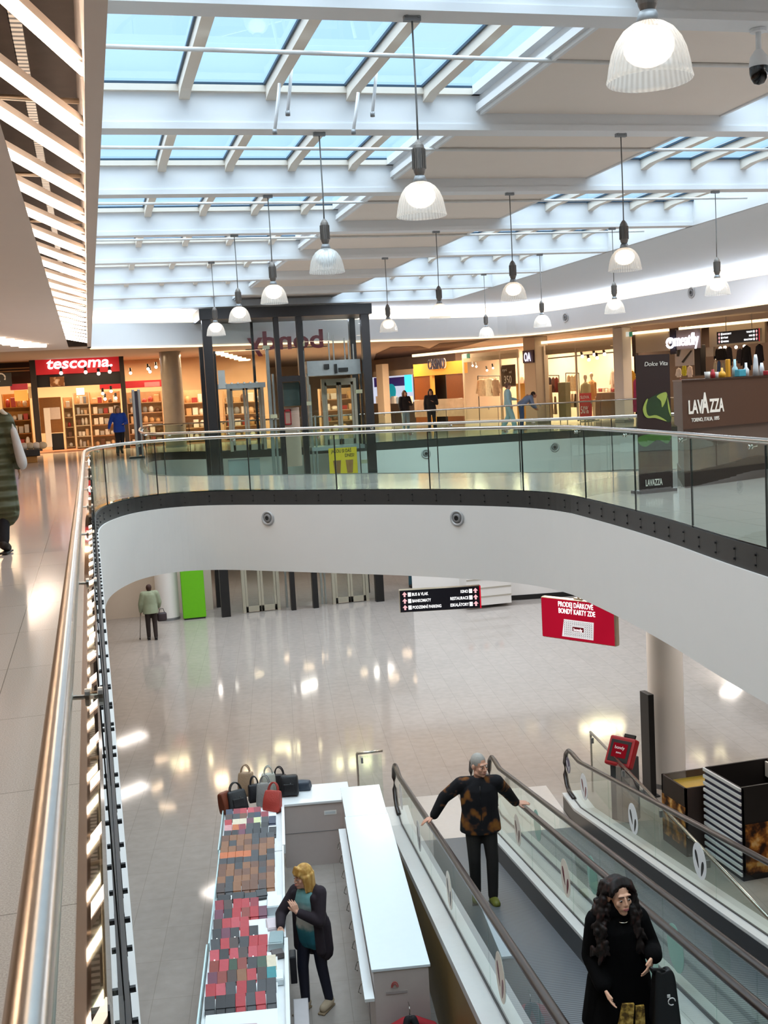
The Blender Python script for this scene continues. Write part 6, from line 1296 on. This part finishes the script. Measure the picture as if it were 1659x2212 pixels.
G().tube([PJ['_H'] @ V3((.035*math.cos(q), -.05-.03*math.sin(q), -.155)) for q in [PI*i/10 for i in range(11)]], .004, 6).obj('necklace', mat('necklace_silver', '#c8c0b0', .2, 1), PT, smooth=True)
wq = Matrix.Translation(wloc) @ Matrix.Rotation(wrz, 4, 'Z'); p = wq @ V3((.26, -.20, .66))
t = thing('shoulder_bag', 'black bag with small white emblem held by the woman in the black coat', 'bag', p, wrz+.1)
b_ = bmesh.new(); bmesh.ops.create_cube(b_, size=1); bmesh.ops.subdivide_edges(b_, edges=b_.edges[:], cuts=3, use_grid_fill=True)
for v in b_.verts: kx = v.co.z+.5; v.co = V3((v.co.x*(.20-.06*kx), v.co.y*(.15-.08*kx), kx*.42+.02*math.sin(9*v.co.x)))
g = G(); g.merge(b_); o = g.obj('body', mat('bag_black', '#100f11', .5, var=.15), t, smooth=True); md = o.modifiers.new('s', 'SUBSURF'); md.levels = md.render_levels = 2
G().tube([(-.06, 0, .38), (-.10, -.02, .45), (-.12, -.05, .48), (-.10, -.07, .47), (-.03, -.03, .44), (.05, 0, .38)], .010, 8).obj('strap', mat('bag_black', '#100f11'), t, smooth=True)
g = G(); g.tube([(.025*math.cos(q)+.02, -.082, .23+.025*math.sin(q)) for q in [5.2*i/12 for i in range(13)]], .004, 5); g.box((.0, -.08, .27), (.02, .006, .02)); g.obj('emblem', _M['print_white'], t)
# --- blonde woman at the stall
bloc = K(1.08, 1.68); brz_ = math.radians(-48)
PT, PJ = person('blonde woman in dark cardigan and teal ombre top leaning on the wallet table', bloc, brz_, dict(head=(-.02, -.05, 1.555), neck=(0, -.005, 1.425), shR=(-.17, -.0, 1.345), shL=(.16, .01, 1.385), elR=(-.285, -.15, 1.11), wrR=(-.15, -.335, 1.055), elL=(.215, -.09, 1.10), wrL=(.03, -.25, 1.24), knR=(-.09, -.06, .5), anR=(-.08, -.06, .10), toR=(-.08, -.21, .05), knL=(.10, .04, .5), anL=(.13, .10, .10), toL=(.15, -.04, .05), waist=(.01, .0, 1.07), pelvis=(.02, .02, .93)), .985, '#cf9c82', yaw=-.38, tilt=.08, voxel=.0055, female=True,
    hands=dict(R=((.45, -.75, -.55), (-.2, -.3, -.9), (.7, .5, 0), .5), L=((-.35, -.15, .9), (-.75, .5, -.1), (-.5, -.75, -.1), .55)), brow='#8a6a44', lip='#b0625a', eye='#3a4a52')
OMB = bands('ombre_top', [(.0, '#17606f'), (.98, '#1f6a78'), (1.05, '#35808a'), (1.13, '#c3c4bd'), (1.24, '#b9bdb8'), (1.36, '#6fa0a0'), (1.6, '#5f9698')])
g = G(); k = PJ['_k']; g.ell(PJ['chest']+V3((0, -.012, 0)), (.172*k, .128*k, .19*k)); g.ell(PJ['waist']+V3((0, -.02, 0)), (.158*k, .125*k, .18*k)); g.cap(PJ['waist']+V3((-.04, -.02, -.05)), PJ['pelvis']+V3((-.045, -.01, -.1)), .12, .125); g.cap(PJ['waist']+V3((.04, -.02, -.05)), PJ['pelvis']+V3((.045, -.01, -.1)), .12, .125); cloth('top', PT, g, OMB, .011)
CARD = mat('cardigan_plum', '#241a22', .9, var=.18, scale=25)
g = G(); sleeves(g, PJ, .022, .012, frac=.86)
g.cap(PJ['shR'], PJ['neck']+V3((-.05, .03, -.03)), .075, .06); g.cap(PJ['shL'], PJ['neck']+V3((.05, .03, -.03)), .075, .06); g.ell(PJ['chest']+V3((0, .045, 0)), (.19, .115, .2)); g.ell(PJ['waist']+V3((0, .055, -.02)), (.185, .11, .2)); g.cap(PJ['pelvis']+V3((-.07, .06, .05)), PJ['pelvis']+V3((-.08, .06, -.22)), .125, .12, sq=((0, 1, 0), .7)); g.cap(PJ['pelvis']+V3((.07, .05, .05)), PJ['pelvis']+V3((.09, .05, -.24)), .13, .13, sq=((0, 1, 0), .8))
for s in (-1, 1): g.cap(PJ['chest']+V3((s*.13, -.06, .08)), PJ['pelvis']+V3((s*.155, -.07, -.2)), .05, .055)
cloth('cardigan', PT, g, CARD, .011)
g = G(); trousers(g, PJ, .006, 0); cloth('leggings', PT, g, mat('leggings_navy', '#14162a', .7, var=.1), .012)
shoes(PT, PJ, mat('sandal_beige', '#b8a68c', .7, var=.12), .012, mat('sole_tan', '#8d7a60', .7)); hair_bob(PT, PJ, patches('hair_blonde', ('#a67a3a', '#c9a25c', '#dfc48e'), 26, .55, (.4, .62), 3, .25), .215, .018)
# --- far people
def far_person(label, loc, rz, k, pose, skin, top, trou, shoe, hairc, hair='short', low=.84, yaw=0, wide=0, coat=None, infl=.03, topm=None):
    PT, PJ = person(label, loc, rz, pose, k, skin, yaw=yaw, voxel=.013, face=False)
    g = G(); torso(g, PJ, infl, low, .02 if low < .8 else 0); sleeves(g, PJ, infl*.8)
    if low < .75:
        for s in (-1, 1): g.cap(V3((s*.07, 0, .95))*k, V3((s*.085, 0, low+.02))*k, .17*k, .18*k, sq=((0, 1, 0), .8))
    cloth('jacket', PT, g, topm or mat('top_'+top.strip('#'), top, .85, var=.1), .018)
    g = G(); trousers(g, PJ, .014, wide); cloth('trousers', PT, g, mat('trou_'+trou.strip('#'), trou, .85, var=.1), .018); shoes(PT, PJ, mat('shoe_'+shoe.strip('#'), shoe, .6), .01)
    m = mat('hair_'+hairc.strip('#'), hairc, .7, var=.2)
    if hair == 'short': hair_short(PT, PJ, m, .012)
    else: hair_bob(PT, PJ, m, .17, .010, False)
    return PT, PJ
p = pz(330, 1382, 0)
far_person('elderly person with cane in pale green coat walking away, seen from behind', p, PI+.05, .97, dict(head=(0, -.06, 1.54), neck=(0, -.02, 1.41), chest=(0, -.01, 1.24), elR=(-.27, -.04, 1.12), wrR=(-.27, -.16, .95), elL=(.27, -.02, 1.10), wrL=(.28, -.10, .86), anR=(-.1, .06, .1), toR=(-.11, -.09, .05), anL=(.1, -.05, .09), toL=(.1, -.2, .05)), '#b98a70', '#8c957c', '#2c211d', '#1c1512', '#3a1f16', low=.80, infl=.055)
hq = Matrix.Translation(p) @ Matrix.Rotation(PI+.05, 4, 'Z'); a = hq @ V3((.285, -.15, .80)); b = hq @ V3((.34, -.25, .0))
t = thing('walking_cane', 'thin walking cane held by the elderly person in the pale green coat', 'cane', b); G().tube([b, b.lerp(a, .5), a, a+V3((0, .02, .04)), a+V3((0, .08, .05))], .012, 8).obj('shaft', mat('cane_grey', '#8d867e', .5), t, smooth=True, world=True); G().tube([b, b+V3((0, 0, .05))], .018, 8).obj('ferrule', BLACK, t, world=True)
a = hq @ V3((-.33, -.16, .50)); t = thing('handbag', 'dark brown handbag carried by the elderly person with the cane', 'bag', a, .1); G().rbox((0, 0, .12), (.28, .13, .26), .05, seg=3).obj('body', mat('bag_plum', '#33262a', .5), t, smooth=True); G().tube([(-.08, 0, .24), (-.05, 0, .36), (.05, 0, .36), (.08, 0, .24)], .010, 6).obj('strap', BLACK, t, smooth=True)
QUILT = mat('quilted_olive', '#4d4d30', .6, var=.12); _q = QUILT.node_tree; _a = _q.nodes.new('ShaderNodeTexWave'); _a.wave_type = 'BANDS'; _a.bands_direction = 'Z'; _a.inputs['Scale'].default_value = 2.6; _a.inputs['Distortion'].default_value = 1.2; _b = _q.nodes.new('ShaderNodeBump'); _b.inputs['Strength'].default_value = .8; _b.inputs['Distance'].default_value = .05; _c = _q.nodes.new('ShaderNodeTexCoord')
_q.links.new(_c.outputs['Object'], _a.inputs['Vector']); _q.links.new(_a.outputs['Fac'], _b.inputs['Height']); _q.links.new(_b.outputs['Normal'], _q.nodes['Principled BSDF'].inputs['Normal'])
p = pz(-4, 1196, FZ)
far_person('person in long quilted olive coat at the left edge, walking away', p, PI-.1, 1.10, dict(elR=(-.26, -.02, 1.12), wrR=(-.27, -.10, .9), elL=(.26, .02, 1.12), wrL=(.27, -.08, .9), anR=(-.09, .12, .14), toR=(-.1, .0, .05), knR=(-.1, .02, .52), anL=(.1, -.08, .09), toL=(.1, -.22, .05)), '#c09070', '#4a4a2c', '#17141a', '#231712', '#4a3626', low=.42, infl=.045, topm=QUILT)
for i in range(5): pass
hq = Matrix.Translation(p) @ Matrix.Rotation(PI-.1, 4, 'Z'); a = hq @ V3((-.30, .05, .98)); t = thing('tote_bag', 'long off-white bag hanging on the shoulder of the person in the olive coat', 'bag', a, .2)
g = G(); g.cap((0, 0, .42), (.06, -.02, .08), .07, .10, sq=((1, 0, 0), .6)); put('body', remesh(g, .015), mat('tote_white', '#c9c6c4', .8, var=.08), t); G().tube([(0, 0, .45), (-.06, .02, .62), (-.12, .0, .68)], .025, 8).obj('strap', mat('strap_cream', '#d9d0c0', .8), t, smooth=True)
p = pz(262, 984, FZ)
far_person('woman in a bright blue hooded jacket walking towards the camera by the kitchen shop', p, .1, .99, dict(elR=(-.29, .06, 1.14), wrR=(-.36, -.05, .94), elL=(.27, .0, 1.12), wrL=(.14, -.20, 1.08), knR=(-.08, -.02, .5), anL=(.05, .22, .22), knL=(.09, .03, .5), toL=(.06, .12, .10)), '#c49478', '#1c46a8', '#1a1a20', '#141414', '#8a6a48', 'bob', low=.80)
p = pz(1100, 929, FZ); 
far_person('person in pale turquoise hoodie and trousers walking behind the far railing', p, PI*.42, 1.05, dict(elL=(.24, -.1, 1.12), wrL=(.2, -.32, 1.08), knR=(-.1, -.12, .5), anR=(-.1, -.2, .09), toR=(-.1, -.35, .04), anL=(.1, .2, .12), toL=(.1, .08, .05)), '#c09078', '#9cc3cc', '#a9cbd0', '#d8d8d8', '#6a4a3a', low=.85, yaw=.3, wide=.02)
p = pz(1128, 926, FZ)
far_person('person in blue-grey jacket bending forward beside the turquoise hoodie', p, PI*.45, .98, dict(head=(0, -.52, 1.28), neck=(0, -.38, 1.26), chest=(0, -.26, 1.16), waist=(0, -.12, 1.04), pelvis=(0, .02, .93), shR=(-.18, -.36, 1.22), shL=(.18, -.36, 1.22), elR=(-.2, -.42, .95), wrR=(-.18, -.55, .78), elL=(.2, -.42, .95), wrL=(.18, -.55, .78)), '#b98a70', '#7d8fae', '#4a5f8c', '#22222a', '#2a1a16', low=.86)
for i, (x, lab, c_, hc) in enumerate(((878, 'person in black coat standing in front of the far blue shop', '#15131a', '#3a2418'), (934, 'person with black and grey top standing before the casino doorway', '#1d1b20', '#2a1a14'))):
    q = pz(x, 934, FZ); far_person(lab, q, .2-.5*i, 1.0, dict(elL=(.24, -.08, 1.12), wrL=(.1, -.25, 1.2)), '#b88a70', c_, '#8fa8bc' if i == 0 else '#2a2a30', '#222222', hc, 'bob')
q = pz(893, 1268, 0); far_person('person on the lower floor of whom only the blue trousers show under the bridge', q, .3, 1.03, {}, '#b88a70', '#3a4a52', '#2f5664', '#1c1c1c', '#3a2a20')
# ------------------------------------------------------------------ daylight and lamps
w = bpy.data.worlds.new('sky'); S.world = w; w.use_nodes = True; nt = w.node_tree; nt.nodes.clear()
o = nt.nodes.new('ShaderNodeOutputWorld'); bg = nt.nodes.new('ShaderNodeBackground'); tc = nt.nodes.new('ShaderNodeTexCoord'); sx = nt.nodes.new('ShaderNodeSeparateXYZ'); cr = nt.nodes.new('ShaderNodeValToRGB')
cr.color_ramp.elements[0].position = .05; cr.color_ramp.elements[0].color = (.36, .61, .92, 1); cr.color_ramp.elements[1].position = .30; cr.color_ramp.elements[1].color = (.43, .68, .96, 1)
e = cr.color_ramp.elements.new(.62); e.color = (.80, .92, 1.0, 1)
mr = nt.nodes.new('ShaderNodeMapRange'); mr.inputs['From Min'].default_value = .44; mr.inputs['From Max'].default_value = .95; mr.inputs['To Min'].default_value = 1.0; mr.inputs['To Max'].default_value = SKY_TOP
nt.links.new(tc.outputs['Generated'], sx.inputs[0]); nt.links.new(sx.outputs['Z'], cr.inputs[0]); nt.links.new(sx.outputs['Z'], mr.inputs['Value']); nt.links.new(cr.outputs[0], bg.inputs['Color']); nt.links.new(mr.outputs[0], bg.inputs['Strength']); nt.links.new(bg.outputs[0], o.inputs[0])
def area(name, loc, sx_, sy_, power, col, rot=(0, 0, 0), portal=False):
    l = bpy.data.lights.new(name, 'AREA'); l.shape = 'RECTANGLE'; l.size = sx_; l.size_y = sy_; l.energy = power; l.color = lin(col); o = bpy.data.objects.new(name, l); C.objects.link(o); o.location = loc; o.rotation_euler = rot
    if portal: l.cycles.is_portal = True
    return o
for x0, x1 in SKY:
    area('skylight_portal', ((x0+x1)/2, (BY[0]+BY[-1])/2, 10.33), x1-x0, BY[-1]-BY[0], 1, '#ffffff', portal=True)
# added cool fill lights hidden in the cove, turning the flat ceiling bluish
ups = resample(offset(PATH, .2), 4.0)
for i in range(len(ups)-1):
    a, b = Vector(ups[i]), Vector(ups[i+1]); m_ = (a+b)/2; d = (b-a).normalized(); n_ = Vector((d.y, -d.x))
    o = area('added_cove_fill', (m_.x, m_.y, 9.44), 3.8, .06, 30*COVEFILLK, '#dbe9ff'); o.rotation_euler = Vector((n_.x, n_.y, .35)).to_track_quat('-Z', 'Y').to_euler()
    zx = o.rotation_euler.to_matrix() @ Vector((1, 0, 0))
    if abs(zx.z) > .5: o.data.size, o.data.size_y = o.data.size_y, o.data.size
# downlights of the lower storey, fixed under its ceiling
WARM, NEUT = '#ffdcb4', '#fff4ea'
for x, y, p in [(2.1, 23.9, 60), (3.5, 22.6, 60), (5, 21.2, 60), (6.4, 19.7, 60), (7.8, 17.9, 60), (9.0, 13, 60), (8.2, 9, 60), (10.5, 15.5, 60), (.3, 31, 45), (.5, 36, 45), (7, 40, 60), (12, 39, 60), (-1.2, 12, 41), (-1.2, 17, 41), (-1.4, 22, 41), (-1.2, 27, 41), (-1.2, 33, 41), (-1, 6, 41), (20.5, 28, 60), (20, 33, 60), (4, 41, 60), (10, 41, 60), (14.5, 16.5, 50)]:
    area('downlight', (x, y, GC-.02), 1.2, .5 if p != 41 else .14, (p if p != 41 else 16)*LOWK, NEUT if x > 0 else WARM, (0, 0, math.radians(40)))
# shop lighting inside the upper shops
for px, back, p in ((1040, 2, 90), (1150, 2.2, 90), (1270, 2.2, 110), (1500, 2.5, 35), (1620, 2.5, 35), (850, -1, 60), (950, -1, 40)):
    q = RS.hit(px, 760, back); area('shop_light', (q.x, q.y, 8.7), 2.2, 1.0, p*SHOPK, '#ffdfb8')
for x, y, p in ((-3, 49, 70), (0, 49, 90), (3, 49, 70), (-4, 44, 50), (.5, 44, 50), (5, 46, 60), (10, 46, 60), (9, 52, 90), (12.5, 54, 90), (8, 49, 60)):
    area('shop_light', (x, y, 8.75), 2.2, 1.0, p*SHOPK, '#ffdcb0')  # those behind the lift bays are fill, added to brighten the view through
for x, y in ((5, 32), (9, 32), (13, 31), (15.5, 27), (12, 25)): area('atrium_fill', (x, y, 9.76), 1.6, .5, 110, '#f2f4ff')  # fill lights added over the far void to brighten its fascia and lift
# small lower-ceiling luminaires mirrored in the polished stone
for x, y in ((452, 1437), (560, 1455), (620, 1420), (668, 1440), (702, 1418), (790, 1452), (850, 1462), (905, 1466), (950, 1464), (880, 1412), (760, 1408), (300, 1452), (418, 1522), (350, 1640), (372, 1618), (392, 1660), (340, 1700), (362, 1742)):
    q = pz(x, y, -GC+.04)
    ins = sum(1 for i in range(len(V2L)-1) if (V2L[i][1] > q.y) != (V2L[i+1][1] > q.y) and q.x < V2L[i][0]+(q.y-V2L[i][1])*(V2L[i+1][0]-V2L[i][0])/(V2L[i+1][1]-V2L[i][1]))
    if ins % 2: continue
    area('downlight', (q.x, q.y, GC-.03), .4, .05, 3, WARM, (0, 0, random.uniform(-.4, .9)))
for y in (2, 8, 14, 20, 26, 32): area('walkway_light', (-3.2, y, 8.6), 1.6, .5, 45*WALKK, '#ffd8b4')
for x, y in ((14, 16), (15, 22), (20.5, 15), (20.8, 22), (21, 30), (12, 12), (9.5, 5)): area('walkway_light', (x, y, 8.6 if x > 20 else 9.75), 1.6, .5, 50*WALKK, '#ffe2c4')
sc = S.cycles if hasattr(S, 'cycles') else None
S.render.engine = 'CYCLES'
sc = S.cycles
sc.max_bounces = 8; sc.diffuse_bounces = 4; sc.glossy_bounces = 4; sc.transmission_bounces = 6; sc.transparent_max_bounces = 24; sc.caustics_reflective = False; sc.caustics_refractive = False
sc.sample_clamp_indirect = 4; sc.use_denoising = True; sc.use_adaptive_sampling = True; sc.adaptive_threshold = .02; sc.use_light_tree = True
try: sc.denoiser = 'OPENIMAGEDENOISE'; sc.denoising_input_passes = 'RGB_ALBEDO_NORMAL'
except Exception: pass
S.view_settings.view_transform = 'Standard'; S.view_settings.look = 'None'; S.view_settings.gamma = 1; S.view_settings.exposure = EXPO; S.view_settings.use_curve_mapping = False
